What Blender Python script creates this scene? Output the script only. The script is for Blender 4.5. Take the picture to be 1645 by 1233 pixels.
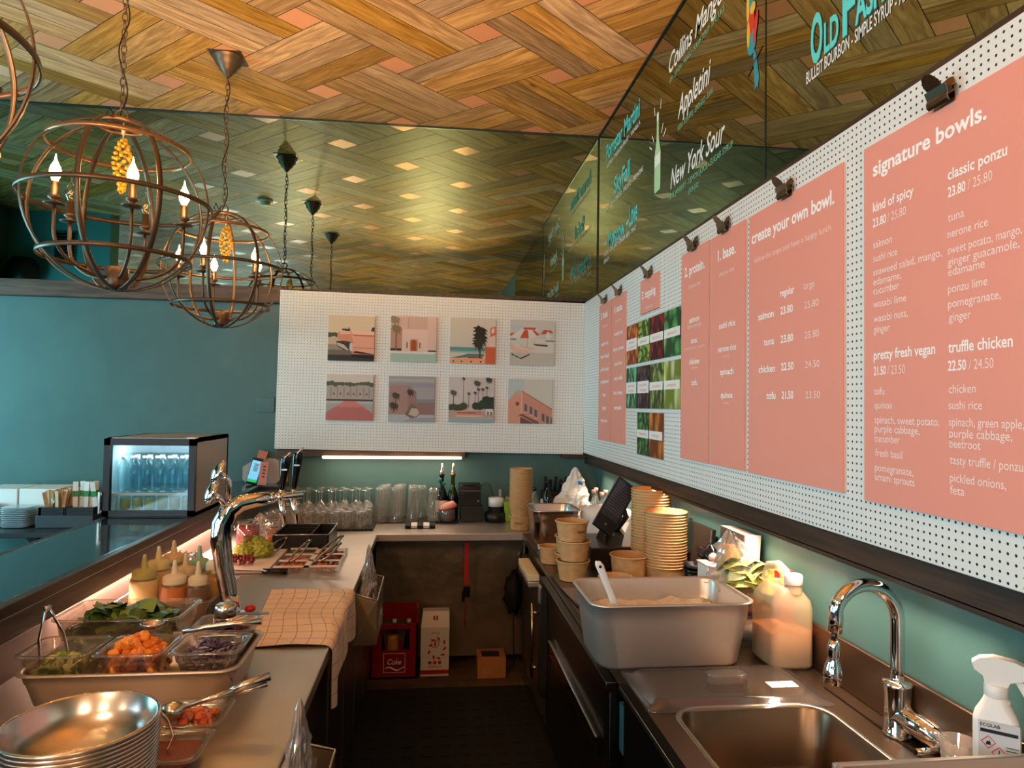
import bpy, bmesh, math, random
from mathutils import Vector, Matrix, noise, Euler
for o in list(bpy.data.objects): bpy.data.objects.remove(o)
SC = bpy.context.scene
COL = SC.collection
PI = math.pi
rnd = random.Random(7)
# ------------------------------------------------------------------ camera
PIT, YAW, ROL = math.radians(1.80), math.radians(6.61), math.radians(0.86)
fw = Vector((math.sin(YAW)*math.cos(PIT), math.cos(YAW)*math.cos(PIT), math.sin(PIT)))
rt = Vector((math.cos(YAW), -math.sin(YAW), 0)); up = rt.cross(fw)
r2 = math.cos(ROL)*rt + math.sin(ROL)*up; u2 = -math.sin(ROL)*rt + math.cos(ROL)*up
cd = bpy.data.cameras.new('camera'); cam = bpy.data.objects.new('camera', cd); COL.objects.link(cam)
cam.matrix_world = Matrix(((r2.x, u2.x, -fw.x, 0), (r2.y, u2.y, -fw.y, 0), (r2.z, u2.z, -fw.z, 1.68), (0, 0, 0, 1)))
cd.sensor_fit = 'HORIZONTAL'; cd.sensor_width = 36; cd.lens = 36*1102/1645; cd.clip_start = .02
SC.camera = cam
# ------------------------------------------------------------------ colour management, world
SC.view_settings.view_transform = 'Standard'; SC.view_settings.look = 'None'
SC.view_settings.gamma = 1; SC.view_settings.use_curve_mapping = False
SC.view_settings.exposure = 0.0
SC.cycles.max_bounces = 12; SC.cycles.transparent_max_bounces = 24; SC.cycles.glossy_bounces = 6
SC.cycles.sample_clamp_indirect = 4.0
SC.cycles.caustics_reflective = False; SC.cycles.caustics_refractive = False
wd = bpy.data.worlds.new('world'); SC.world = wd; wd.use_nodes = True
_bg = wd.node_tree.nodes['Background']; _bg.inputs[0].default_value = (.62, .82, 1, 1); _bg.inputs[1].default_value = 2.2
ZC = 3.645          # ceiling
def area(name, loc, rot, sx, sy, w, col, spread=PI):
    l = bpy.data.lights.new(name, 'AREA'); l.shape = 'RECTANGLE'; l.size = sx; l.size_y = sy
    l.energy = w; l.color = col; l.spread = spread
    o = bpy.data.objects.new(name, l); COL.objects.link(o); o.location = loc; o.rotation_euler = rot; return o
def plight(name, loc, w, col, r=.03):
    l = bpy.data.lights.new(name, 'POINT'); l.energy = w; l.color = col; l.shadow_soft_size = r
    o = bpy.data.objects.new(name, l); COL.objects.link(o); o.location = loc; return o
DAY = (.56, .83, 1.0); WARM = (1, .57, .24); LEDW = (1, .74, .56); PINK = (1, .66, .55)
# daylight entering through the windows of the far side and the rear of the room
area('daylight_side_window', (-4.35, 3.35, 1.75), (0, -PI/2, 0), 1.7, 1.9, 125, (.30, .82, 1))
area('daylight_side_window', (-5.9, -2.2, 1.8), (0, -PI/2, 0), 2.0, 5.0, 140, DAY)
area('daylight_rear_window', (-4.4, -6.9, 1.8), (PI/2, 0, 0), 2.8, 2.2, 150, DAY)
# under-shelf LED strips (their fittings are built with the shelves)
area('led_under_bar', (-1.134, 3.2, 1.038), (0, 0, 0), .02, 1.8, 17, PINK)
area('led_under_rail', (1.105, 2.95, 1.2795), (0, 0, 0), .02, 3.3, 19, LEDW, 1.7)
area('led_back', (-.26, 4.70, 1.302), (math.radians(0), 0, 0), .92, .02, 3.2, LEDW)
# unseen fill points added behind the viewer to warm ceiling and walls
for _x, _y, _w in ((.1, -.7, 42), (.25, -1.6, 20), (-1.2, .23, 44), (-1.2, -1.04, 34), (-3.2, -1, 26), (-3.2, -3.5, 26), (-.6, -4, 20)):
    plight('fill_point_light', (_x, _y, 2.5), _w, (1, .68, .42), .12)
# unseen warm spots added behind the viewer to brighten the oak ceiling
def spot(name, loc, to, w, col, ang, blend=1.0, r=.08):
    l = bpy.data.lights.new(name, 'SPOT'); l.energy = w; l.color = col; l.spot_size = math.radians(ang); l.spot_blend = blend; l.shadow_soft_size = r
    o = bpy.data.objects.new(name, l); COL.objects.link(o); o.location = loc; o.rotation_euler = (Vector(to)-Vector(loc)).to_track_quat('-Z', 'Y').to_euler(); return o
spot('ceiling_fill_spot', (-.1, -.7, 2.0), (-.1, 2.75, ZC), 1250, (1, .60, .25), 52)
spot('ceiling_fill_spot', (-2.0, -.7, 2.0), (-1.8, 2.7, ZC), 620, (1, .66, .36), 50)
# ------------------------------------------------------------------ helpers
def lin(v):
    v /= 255.0
    return v/12.92 if v <= .04045 else ((v+.055)/1.055)**2.4
def rgb(r, g, b): return (lin(r), lin(g), lin(b), 1)
MATS = {}
def mat(name, col=(200, 200, 200), rough=.5, metal=0, spec=.5, trans=0, ior=1.45, emis=None, es=0, coat=0, sss=0):
    if name in MATS: return MATS[name]
    m = bpy.data.materials.new(name); m.use_nodes = True
    b = m.node_tree.nodes['Principled BSDF']
    b.inputs['Base Color'].default_value = rgb(*col); b.inputs['Roughness'].default_value = rough
    b.inputs['Metallic'].default_value = metal; b.inputs['Specular IOR Level'].default_value = spec
    b.inputs['Transmission Weight'].default_value = trans; b.inputs['IOR'].default_value = ior
    b.inputs['Coat Weight'].default_value = coat
    if sss: b.inputs['Subsurface Weight'].default_value = sss; b.inputs['Subsurface Radius'].default_value = (.02, .02, .015); b.inputs['Subsurface Scale'].default_value = .5
    if emis: b.inputs['Emission Color'].default_value = rgb(*emis); b.inputs['Emission Strength'].default_value = es
    MATS[name] = m; return m
def nodes(m):
    nt = m.node_tree
    def N(t, **k):
        n = nt.nodes.new(t)
        for a, v in k.items(): setattr(n, a, v)
        return n
    def L(a, b): nt.links.new(a, b)
    def MA(op, *a):
        n = N('ShaderNodeMath', operation=op)
        for i, v in enumerate(a):
            if isinstance(v, (int, float)): n.inputs[i].default_value = v
            else: L(v, n.inputs[i])
        return n.outputs[0]
    def MIX(f, a, b):
        n = N('ShaderNodeMix', data_type='RGBA')
        for s, v in ((n.inputs[0], f), (n.inputs[6], a), (n.inputs[7], b)):
            if isinstance(v, (int, float, tuple)): s.default_value = v
            else: L(v, s)
        return n.outputs[2]
    return nt, N, L, MA, MIX, nt.nodes['Principled BSDF']
def bump(name, scale=40, strength=.2, dist=.004, col2=None, colscale=None, stretch=(1, 1, 1), rvar=0, thr=(.4, .6)):
    """noise relief and optional second colour on an existing material"""
    m = MATS[name]; nt, N, L, MA, MIX, b = nodes(m)
    tc = N('ShaderNodeTexCoord'); mp = N('ShaderNodeMapping'); mp.inputs['Scale'].default_value = stretch
    L(tc.outputs['Object'], mp.inputs[0])
    n = N('ShaderNodeTexNoise'); n.inputs['Scale'].default_value = scale; n.inputs['Detail'].default_value = 4; L(mp.outputs[0], n.inputs[0])
    if strength:
        bp = N('ShaderNodeBump'); bp.inputs['Strength'].default_value = strength; bp.inputs['Distance'].default_value = dist
        L(n.outputs[0], bp.inputs['Height']); L(bp.outputs[0], b.inputs['Normal'])
    if col2:
        n2 = N('ShaderNodeTexNoise'); n2.inputs['Scale'].default_value = colscale or scale; n2.inputs['Detail'].default_value = 5; L(mp.outputs[0], n2.inputs[0])
        r = N('ShaderNodeMapRange'); r.inputs[1].default_value = thr[0]; r.inputs[2].default_value = thr[1]; L(n2.outputs[0], r.inputs[0])
        L(MIX(r.outputs[0], tuple(b.inputs['Base Color'].default_value), rgb(*col2)), b.inputs['Base Color'])
    if rvar:
        r = N('ShaderNodeMapRange'); r0 = b.inputs['Roughness'].default_value
        r.inputs[3].default_value = max(0, r0-rvar); r.inputs[4].default_value = r0+rvar; L(n.outputs[0], r.inputs[0]); L(r.outputs[0], b.inputs['Roughness'])
    return m
def clear(name, col=(255, 255, 255), alpha=.12, rough=.03, ior=1.45, body=None, bodya=0.0):
    """thin clear wall: see-through tinted layer + glossy skin, optionally some milky body"""
    m = bpy.data.materials.new(name); m.use_nodes = True; nt = m.node_tree; nt.nodes.clear()
    o = nt.nodes.new('ShaderNodeOutputMaterial'); t = nt.nodes.new('ShaderNodeBsdfTransparent'); t.inputs[0].default_value = rgb(*col)
    g = nt.nodes.new('ShaderNodeBsdfGlossy'); g.inputs['Roughness'].default_value = rough
    f = nt.nodes.new('ShaderNodeLayerWeight'); f.inputs[0].default_value = .5
    p = nt.nodes.new('ShaderNodeMath'); p.operation = 'POWER'; p.inputs[1].default_value = 3.0; nt.links.new(f.outputs['Facing'], p.inputs[0])
    a = nt.nodes.new('ShaderNodeMath'); a.operation = 'MULTIPLY_ADD'; a.inputs[1].default_value = .75; a.inputs[2].default_value = alpha; a.use_clamp = True
    nt.links.new(p.outputs[0], a.inputs[0])
    mx = nt.nodes.new('ShaderNodeMixShader'); nt.links.new(a.outputs[0], mx.inputs[0]); nt.links.new(t.outputs[0], mx.inputs[1]); nt.links.new(g.outputs[0], mx.inputs[2])
    last = mx
    if body:
        d = nt.nodes.new('ShaderNodeBsdfPrincipled'); d.inputs['Base Color'].default_value = rgb(*body); d.inputs['Roughness'].default_value = .35
        m2 = nt.nodes.new('ShaderNodeMixShader'); m2.inputs[0].default_value = bodya
        nt.links.new(mx.outputs[0], m2.inputs[1]); nt.links.new(d.outputs[0], m2.inputs[2]); last = m2
    nt.links.new(last.outputs[0], o.inputs[0]); MATS[name] = m; return m
class MB:
    """collects shapes into one mesh"""
    def __init__(s): s.bm = bmesh.new(); s.m = 0; s.M = Matrix(); s.sm = False; s.uv = None
    def at(s, M): s.M = M; return s
    def mk(s, v): return s.bm.verts.new(s.M @ Vector(v))
    def f(s, vs, sm=None):
        try: fa = s.bm.faces.new(vs)
        except ValueError: return None
        fa.material_index = s.m; fa.smooth = s.sm if sm is None else sm; return fa
    def poly(s, pts): return s.f([s.mk(p) for p in pts], False)
    def box(s, a, b, bev=0, seg=2):
        x0, y0, z0 = a; x1, y1, z1 = b
        if x1 < x0: x0, x1 = x1, x0
        if y1 < y0: y0, y1 = y1, y0
        if z1 < z0: z0, z1 = z1, z0
        v = [s.mk(p) for p in ((x0, y0, z0), (x1, y0, z0), (x1, y1, z0), (x0, y1, z0), (x0, y0, z1), (x1, y0, z1), (x1, y1, z1), (x0, y1, z1))]
        fs = [s.f([v[i] for i in q], False) for q in ((3, 2, 1, 0), (4, 5, 6, 7), (0, 1, 5, 4), (1, 2, 6, 5), (2, 3, 7, 6), (3, 0, 4, 7))]
        if bev:
            es = list({e for fa in fs for e in fa.edges})
            r = bmesh.ops.bevel(s.bm, geom=es, offset=bev, segments=seg, affect='EDGES', profile=.5, material=-1)
            for fa in r['faces']: fa.material_index = s.m; fa.smooth = True
        return s
    def cyl(s, p0, p1, r0, r1=None, n=20, cap=True, sm=True):
        p0 = Vector(p0); p1 = Vector(p1); r1 = r0 if r1 is None else r1
        d = (p1-p0); q = d.to_track_quat('Z', 'Y').to_matrix()
        A = [s.mk(p0+q@Vector((r0*math.cos(2*PI*i/n), r0*math.sin(2*PI*i/n), 0))) for i in range(n)]
        B = [s.mk(p1+q@Vector((r1*math.cos(2*PI*i/n), r1*math.sin(2*PI*i/n), 0))) for i in range(n)]
        for i in range(n): s.f([A[i], A[(i+1) % n], B[(i+1) % n], B[i]], sm)
        if cap: s.f(A[::-1], False); s.f(B, False)
        return s
    def lathe(s, prof, c=(0, 0, 0), n=32, sm=True, sx=1, sy=1, closed=False):
        rings = []
        for r, z in prof:
            if r < 1e-6: rings.append([s.mk((c[0], c[1], c[2]+z))])
            else: rings.append([s.mk((c[0]+sx*r*math.cos(2*PI*i/n), c[1]+sy*r*math.sin(2*PI*i/n), c[2]+z)) for i in range(n)])
        if closed: rings.append(rings[0])
        for A, B in zip(rings, rings[1:]):
            for i in range(n):
                j = (i+1) % n
                if len(A) == 1 and len(B) == 1: break
                if len(A) == 1: s.f([A[0], B[j], B[i]], sm)
                elif len(B) == 1: s.f([A[i], A[j], B[0]], sm)
                else: s.f([A[i], A[j], B[j], B[i]], sm)
        return s
    def tube(s, pts, r, n=8, closed=False, cap=True, flat=None):
        """round tube (or a flat band w x t when flat=(w,t,normal)) along pts"""
        P = [Vector(p) for p in pts]; k = len(P); R = r if isinstance(r, (list, tuple)) else [r]*k
        rings = []; ref = None
        for i in range(k):
            d = (P[(i+1) % k]-P[i-1]) if closed else (P[min(i+1, k-1)]-P[max(i-1, 0)])
            d.normalize()
            if ref is None:
                ref = Vector((0, 0, 1)) if abs(d.z) < .9 else Vector((1, 0, 0))
            a = d.cross(ref)
            if a.length < 1e-5: a = d.orthogonal()
            a.normalize(); b = a.cross(d).normalized(); ref = b
            rings.append([s.mk(P[i]+R[i]*(math.cos(2*PI*j/n)*a+math.sin(2*PI*j/n)*b)) for j in range(n)])
        m = k if closed else k-1
        for i in range(m):
            A, B = rings[i], rings[(i+1) % k]
            for j in range(n): s.f([A[j], A[(j+1) % n], B[(j+1) % n], B[j]], True)
        if cap and not closed: s.f(rings[0][::-1], False); s.f(rings[-1], False)
        return s
    def band(s, pts, wdir, w, tdir, t, closed=False):
        """flat strip: at each pt a width vector (function i->Vector) and thickness vector"""
        rings = []
        for i, p in enumerate(pts):
            p = Vector(p); a = wdir(i)*w/2; b = tdir(i)*t/2
            rings.append([s.mk(p+a+b), s.mk(p-a+b), s.mk(p-a-b), s.mk(p+a-b)])
        k = len(pts)
        for i in range(k if closed else k-1):
            A, B = rings[i], rings[(i+1) % k]
            for j in range(4): s.f([A[j], A[(j+1) % 4], B[(j+1) % 4], B[j]], j % 2 == 0)
        if not closed: s.f(rings[0][::-1], False); s.f(rings[-1], False)
        return s
    def loft(s, secs, cap0=True, cap1=True, sm=True, close=False):
        """secs: list of point loops of equal length"""
        rings = [[s.mk(p) for p in q] for q in secs]; n = len(rings[0])
        if close: rings.append(rings[0])
        for A, B in zip(rings, rings[1:]):
            for i in range(n): s.f([A[i], A[(i+1) % n], B[(i+1) % n], B[i]], sm)
        if cap0: s.f(rings[0][::-1], False)
        if cap1: s.f(rings[-1], False)
        return s
    def blob(s, c, r, amp=.15, sub=2, seed=0, fr=2.0):
        rx, ry, rz = (r, r, r) if isinstance(r, (int, float)) else r
        t = bmesh.ops.create_icosphere(s.bm, subdivisions=sub, radius=1)
        c = Vector(c); fs = set()
        for v in t['verts']:
            k = 1+amp*noise.noise(v.co*fr+Vector((seed*3.1, seed*1.7, 0)))
            v.co = s.M @ (c+Vector((v.co.x*rx*k, v.co.y*ry*k, v.co.z*rz*k))); fs.update(v.link_faces)
        for fa in fs: fa.material_index = s.m; fa.smooth = True
        return s
    def text(s, body, M, width=None, height=None, bold=0, shear=0, align='LEFT', extrude=0):
        """lettering: M maps text plane (x right, y up) to space; scaled to width/height (cap height)"""
        cu = bpy.data.curves.new('lettering', 'FONT'); cu.body = body; cu.offset = bold; cu.shear = shear; cu.align_x = align; cu.resolution_u = 3; cu.extrude = extrude
        ob = bpy.data.objects.new('lettering', cu); me = ob.to_mesh()
        xs = [v.co.x for v in me.vertices]; ys = [v.co.y for v in me.vertices]
        if xs:
            sx = sy = height/.73 if height else 1
            if width: sx = width/max(1e-6, max(xs)-min(xs))
            if width and not height: sy = sx
            x0 = min(xs) if align == 'LEFT' else 0
            vs = [s.mk(M @ Vector(((v.co.x-x0)*sx, v.co.y*sy, v.co.z))) for v in me.vertices]
            for p in me.polygons: s.f([vs[i] for i in p.vertices], False)
        ob.to_mesh_clear(); bpy.data.objects.remove(ob); bpy.data.curves.remove(cu); return s
def rrect(hx, hy, r, z, c=(0, 0), k=5):
    """rounded rectangle loop"""
    r = min(r, hx, hy); out = []
    for q, (sx, sy) in enumerate(((1, 1), (-1, 1), (-1, -1), (1, -1))):
        for i in range(k+1):
            a = PI/2*q+PI/2*i/k
            out.append((c[0]+sx*(hx-r)+r*math.cos(a), c[1]+sy*(hy-r)+r*math.sin(a), z))
    return out
def wm(o):
    M = o.matrix_basis.copy()
    while o.parent: o = o.parent; M = o.matrix_basis @ M
    return M
def _mesh(name, mb, ms, clean):
    me = bpy.data.meshes.new(name)
    if clean: bmesh.ops.remove_doubles(mb.bm, verts=mb.bm.verts, dist=1e-6)
    bmesh.ops.recalc_face_normals(mb.bm, faces=mb.bm.faces)
    mb.bm.to_mesh(me); mb.bm.free()
    for m in (ms if isinstance(ms, (list, tuple)) else [ms]): me.materials.append(MATS[m] if isinstance(m, str) else m)
    return me
def tag(o, label=None, cat=None, group=None, kind=None):
    for k, v in (('label', label), ('category', cat), ('group', group), ('kind', kind)):
        if v: o[k] = v
    return o
def thing(name, label, cat, loc=(0, 0, 0), rz=0, group=None):
    o = bpy.data.objects.new(name, None); COL.objects.link(o); o.location = loc; o.rotation_euler = (0, 0, rz); o.empty_display_size = .02
    return tag(o, label, cat, group)
def part(par, name, mb, ms, label=None, kind=None, W=False):
    """child mesh; W: shapes were given in world coordinates"""
    if W: bmesh.ops.transform(mb.bm, matrix=wm(par).inverted(), verts=mb.bm.verts)
    o = bpy.data.objects.new(name, _mesh(name, mb, ms, False)); COL.objects.link(o); o.parent = par
    return tag(o, label, None, None, kind)
def single(name, mb, ms, label=None, cat=None, loc=None, group=None, kind=None, rz=0):
    """thing of one mesh; shapes are local to loc"""
    o = bpy.data.objects.new(name, _mesh(name, mb, ms, False)); COL.objects.link(o)
    if loc: o.location = loc
    o.rotation_euler = (0, 0, rz)
    return tag(o, label, cat, group, kind)
def dup(root, loc, rz=None, label=None, group=None):
    r = root.copy(); COL.objects.link(r); r.location = loc
    if rz is not None: r.rotation_euler = (0, 0, rz)
    if label: r['label'] = label
    if group: r['group'] = group
    for ch in list(root.children):
        c = ch.copy(); COL.objects.link(c); c.parent = r
        for g in list(ch.children):
            d = g.copy(); COL.objects.link(d); d.parent = c
    return r
def put(o, loc, rz=0, rx=0, ry=0):
    o.location = loc; o.rotation_euler = (rx, ry, rz); return o
# text planes: on the wall of the counter side (reads from far to near), on walls facing the viewer
def MR(x, y, z): return Matrix(((0, 0, -1, x), (-1, 0, 0, y), (0, 1, 0, z), (0, 0, 0, 1)))
def MF(x, y, z): return Matrix(((1, 0, 0, x), (0, 0, -1, y), (0, 1, 0, z), (0, 0, 0, 1)))
# ------------------------------------------------------------------ materials
mat('teal_paint', (67, 99, 93), .45); bump('teal_paint', 60, .05, .002, (62, 93, 88), 3)
mat('teal_dark', (40, 88, 92), .5); mat('teal_stub', (84, 150, 156), .5)
mat('dark_wood', (66, 45, 30), .45); bump('dark_wood', 30, .25, .003, (44, 29, 19), 14, stretch=(3, .25, 3))
mat('beam_wood', (92, 66, 46), .5); bump('beam_wood', 30, .2, .003, (62, 44, 31), 14, stretch=(.3, 3, 3))
mat('floor_screed', (92, 74, 54), .6); bump('floor_screed', 25, .2, .004, (70, 55, 40), 9)
mat('rubber', (16, 15, 14), .75); mat('black', (13, 13, 14), .4); mat('black_gloss', (10, 10, 12), .12); mat('black_matt', (20, 19, 18), .8)
mat('steel', (200, 192, 184), .24, 1)
mat('steel_brushed', (204, 190, 178), .36, .72); bump('steel_brushed', 4, 0, rvar=.07)
mat('steel_worktop', (204, 190, 176), .34, .88); bump('steel_worktop', 5, 0, rvar=.08)
mat('steel_dark', (70, 64, 58), .3, 1); mat('chrome', (225, 225, 225), .05, 1); mat('chrome_gold', (225, 200, 160), .07, 1)
mat('iron', (98, 78, 60), .4, .7); bump('iron', 80, .1, .001)
mat('white', (228, 224, 218), .5); mat('white_plastic', (226, 222, 216), .32); mat('cream', (224, 208, 168), .55); mat('grey', (120, 118, 114), .5)
mat('salmon', (230, 148, 129), .55, spec=.3); mat('letter_white', (250, 240, 234), .6); mat('letter_soft', (246, 222, 213), .6)
mat('board_edge', (235, 232, 228), .5); mat('brass_clip', (128, 112, 96), .25, 1); mat('amber_led', (255, 255, 255), .5, emis=(255, 214, 170), es=7)
mat('kraft', (196, 150, 98), .7); bump('kraft', 160, .1, .001, (184, 137, 86), 30)
mat('kraft_rim', (205, 160, 106), .65); mat('kraft_in', (186, 138, 86), .6)
mat('cardboard', (170, 112, 60), .75); mat('red_plastic', (150, 16, 14), .4); mat('red', (190, 30, 30), .5); mat('pink_card', (222, 150, 135), .6)
mat('label_white', (232, 226, 218), .6); mat('lime', (140, 170, 60), .55); mat('green_leaf', (70, 100, 34), .5); mat('green_dark', (40, 66, 22), .5); mat('green_pale', (172, 186, 96), .5)
mat('blue_sticker', (30, 120, 200), .4); mat('phone_blue', (120, 200, 240), .4, emis=(120, 200, 240), es=.7); mat('phone_green', (20, 190, 110), .4, emis=(20, 190, 110), es=.6)
clear('glass_thin', (250, 250, 248), .09, .05, 1.45, (240, 232, 224), .07); clear('glass_door', (235, 246, 248), .04, .02, 1.5); clear('plastic_clear', (242, 238, 234), .09, .10, 1.5, (236, 228, 222), .035)
clear('plastic_bag', (240, 236, 234), .24, .12, 1.5, (232, 226, 220), .22); clear('tub_clear', (232, 244, 246), .10, .1, 1.5, (214, 230, 236), .35); clear('pet', (226, 242, 246), .06, .05, 1.45); clear('milky', (240, 232, 215), .05, .25, 1.45, (236, 214, 176), .75)
clear('green_glass', (70, 120, 50), .05, .03, 1.5); clear('olive_glass', (150, 165, 70), .05, .03, 1.5)
# ------------------------------------------------------------------ ceiling: woven oak boards with small copper squares
def ceiling_material():
    m = mat('oak_ceiling', (150, 100, 55), .46, spec=.11); nt, N, L, MA, MIX, b = nodes(m)
    uv = N('ShaderNodeUVMap'); uv.uv_map = 'grain'; at = N('ShaderNodeAttribute'); at.attribute_name = 'plank'
    add = N('ShaderNodeVectorMath', operation='ADD'); sc = N('ShaderNodeVectorMath', operation='SCALE'); L(at.outputs['Color'], sc.inputs[0]); sc.inputs['Scale'].default_value = 37
    L(uv.outputs[0], add.inputs[0]); L(sc.outputs[0], add.inputs[1])
    mp = N('ShaderNodeMapping'); mp.inputs['Scale'].default_value = (1.2, 11, 1); L(add.outputs[0], mp.inputs[0])
    wv = N('ShaderNodeTexNoise'); wv.inputs['Scale'].default_value = 2.2; wv.inputs['Detail'].default_value = 7; wv.inputs['Distortion'].default_value = 1.4; L(mp.outputs[0], wv.inputs[0])
    mp2 = N('ShaderNodeMapping'); mp2.inputs['Scale'].default_value = (2.5, 60, 1); L(add.outputs[0], mp2.inputs[0])
    fine = N('ShaderNodeTexNoise'); fine.inputs['Scale'].default_value = 3; fine.inputs['Detail'].default_value = 3; L(mp2.outputs[0], fine.inputs[0])
    kn = N('ShaderNodeTexVoronoi'); kn.inputs['Scale'].default_value = 2.6; kn.feature = 'F1'; mpk = N('ShaderNodeMapping'); mpk.inputs['Scale'].default_value = (.55, 1.6, 1); L(add.outputs[0], mpk.inputs[0]); L(mpk.outputs[0], kn.inputs[0])
    cr = N('ShaderNodeValToRGB'); e = cr.color_ramp.elements; e[0].position = .32; e[0].color = rgb(164, 112, 58); e[1].position = .68; e[1].color = rgb(228, 170, 100); L(wv.outputs[0], cr.inputs[0])
    f2 = N('ShaderNodeMapRange'); f2.inputs[1].default_value = .35; f2.inputs[2].default_value = .6; L(fine.outputs[0], f2.inputs[0])
    c1 = MIX(MA('MULTIPLY', MA('SUBTRACT', 1, f2.outputs[0]), .35), cr.outputs[0], rgb(128, 88, 50))
    kr = N('ShaderNodeMapRange'); kr.inputs[1].default_value = .015; kr.inputs[2].default_value = .07; L(kn.outputs['Distance'], kr.inputs[0])
    c2 = MIX(MA('MULTIPLY', MA('SUBTRACT', 1, kr.outputs[0]), .8), c1, rgb(42, 26, 16))
    sp = N('ShaderNodeSeparateColor'); L(at.outputs['Color'], sp.inputs[0])
    hs = N('ShaderNodeHueSaturation'); L(c2, hs.inputs['Color'])
    L(MA('ADD', .66, MA('MULTIPLY', sp.outputs[0], .62)), hs.inputs['Value']); L(MA('ADD', .8, MA('MULTIPLY', sp.outputs[1], .3)), hs.inputs['Saturation'])
    L(hs.outputs[0], b.inputs['Base Color'])
    bp = N('ShaderNodeBump'); bp.inputs['Strength'].default_value = .12; bp.inputs['Distance'].default_value = .003; L(fine.outputs[0], bp.inputs['Height']); L(bp.outputs[0], b.inputs['Normal'])
ceiling_material()
mat('copper', (252, 166, 118), .3, .25); mat('seam_dark', (40, 26, 16), .8)
def build_ceiling():
    A = Vector((.228, 3.566)); e1 = Vector((.4707, .4142)); e2 = Vector((-.4707, .4142))
    mb = MB(); bm = mb.bm; uvl = bm.loops.layers.uv.new('grain'); cl = bm.loops.layers.float_color.new('plank')
    X0, X1, Y0, Y1 = -6.4, 1.19, -7.2, 4.86
    def P(s, t): return A+e1*s+e2*t
    def quad(s0, s1, t0, t1, along, m):
        g = .0035
        c = [P(s0+g, t0+g), P(s1-g, t0+g), P(s1-g, t1-g), P(s0+g, t1-g)]
        if max(p.x for p in c) < X0 or min(p.x for p in c) > X1 or max(p.y for p in c) < Y0 or min(p.y for p in c) > Y1: return
        # clip against the walls
        def clip(poly, ax, lim, keep_less):
            out = []
            for i in range(len(poly)):
                a, b_ = poly[i-1], poly[i]
                ia = (a[ax] <= lim) == keep_less; ib = (b_[ax] <= lim) == keep_less
                if ia != ib: k = (lim-a[ax])/(b_[ax]-a[ax]); out.append(a+(b_-a)*k)
                if ib: out.append(b_)
            return out
        pl = c
        for ax, lim, kl in ((0, X1, True), (0, X0, False), (1, Y1, True), (1, Y0, False)):
            pl = clip(pl, ax, lim, kl)
            if len(pl) < 3: return
        vs = [bm.verts.new((p.x, p.y, ZC)) for p in pl][::-1]
        try: fa = bm.faces.new(vs)
        except ValueError: return
        fa.material_index = m; r = (rnd.random(), rnd.random(), rnd.random(), 1)
        ea, eb = (e1, e2) if along == 0 else (e2, e1)
        ua = ea.normalized(); ub = Vector((-ua.y, ua.x))
        for lp in fa.loops:
            q = Vector((lp.vert.co.x, lp.vert.co.y))-P((s0+s1)/2, (t0+t1)/2)
            lp[uvl].uv = (q.dot(ua)+3, q.dot(ub)+3); lp[cl] = r
    for i in range(-22, 23):
        for j in range(-22, 23):
            quad(i-.125, i+.125, j-.125, j+.125, 0, 1)
            cs, ct = i+.5, j+.5
            for k in (-1, 0, 1):
                if (i+j) % 2: quad(cs-.625, cs+.625, ct+k*.25-.125, ct+k*.25+.125, 0, 0)
                else: quad(cs+k*.25-.125, cs+k*.25+.125, ct-.625, ct+.625, 1, 0)
    mb.m = 2
    mb.poly([(X0, Y0, ZC+.004), (X0, Y1, ZC+.004), (X1, Y1, ZC+.004), (X1, Y0, ZC+.004)])
    me = bpy.data.meshes.new('ceiling'); bm.to_mesh(me); bm.free()
    for n in ('oak_ceiling', 'copper', 'seam_dark'): me.materials.append(MATS[n])
    o = bpy.data.objects.new('ceiling', me); COL.objects.link(o); tag(o, 'woven oak board ceiling with small copper squares', None, None, 'structure')
build_ceiling()
# ------------------------------------------------------------------ floor, walls, windows
def struct(name, mb, ms, label=None): return single(name, mb, ms, label, None, None, None, 'structure')
struct('floor', MB().box((-6.4, -7.2, -.1), (1.4, 5.1, 0)), 'floor_screed', 'brown screed floor behind the counters')
struct('wall_back', MB().box((-6.4, 4.84, 0), (1.4, 5.04, ZC)), 'teal_paint', 'teal painted wall behind the counter')
struct('wall_right', MB().box((1.178, -7.2, 0), (1.378, 4.84, ZC)), 'teal_paint', 'teal painted wall under the menu boards')
def wall_holes(name, axis, pos, th, a0, a1, holes):
    """wall along an axis with window openings (a0,a1,z0,z1)"""
    mb = MB(); cuts = sorted(holes); cur = a0
    def bx(u0, u1, z0, z1):
        if axis == 'x': mb.box((u0, pos, z0), (u1, pos+th, z1))
        else: mb.box((pos, u0, z0), (pos+th, u1, z1))
    for (u0, u1, z0, z1) in cuts:
        bx(cur, u0, 0, ZC); bx(u0, u1, 0, z0); bx(u0, u1, z1, ZC); cur = u1
    bx(cur, a1, 0, ZC); return struct(name, mb, 'teal_paint')
wall_holes('wall_left', 'y', -6.2, .2, -7.2, 4.84, [(-4.8, .4, .8, 2.8)]); wall_holes('wall_left_end', 'y', -4.62, .2, 2.0, 4.84, [(2.4, 4.35, .85, 2.65)])
wall_holes('wall_rear', 'x', -7.2, .2, -6.2, 1.178, [(-5.8, -3.0, .7, 2.9)])
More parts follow.
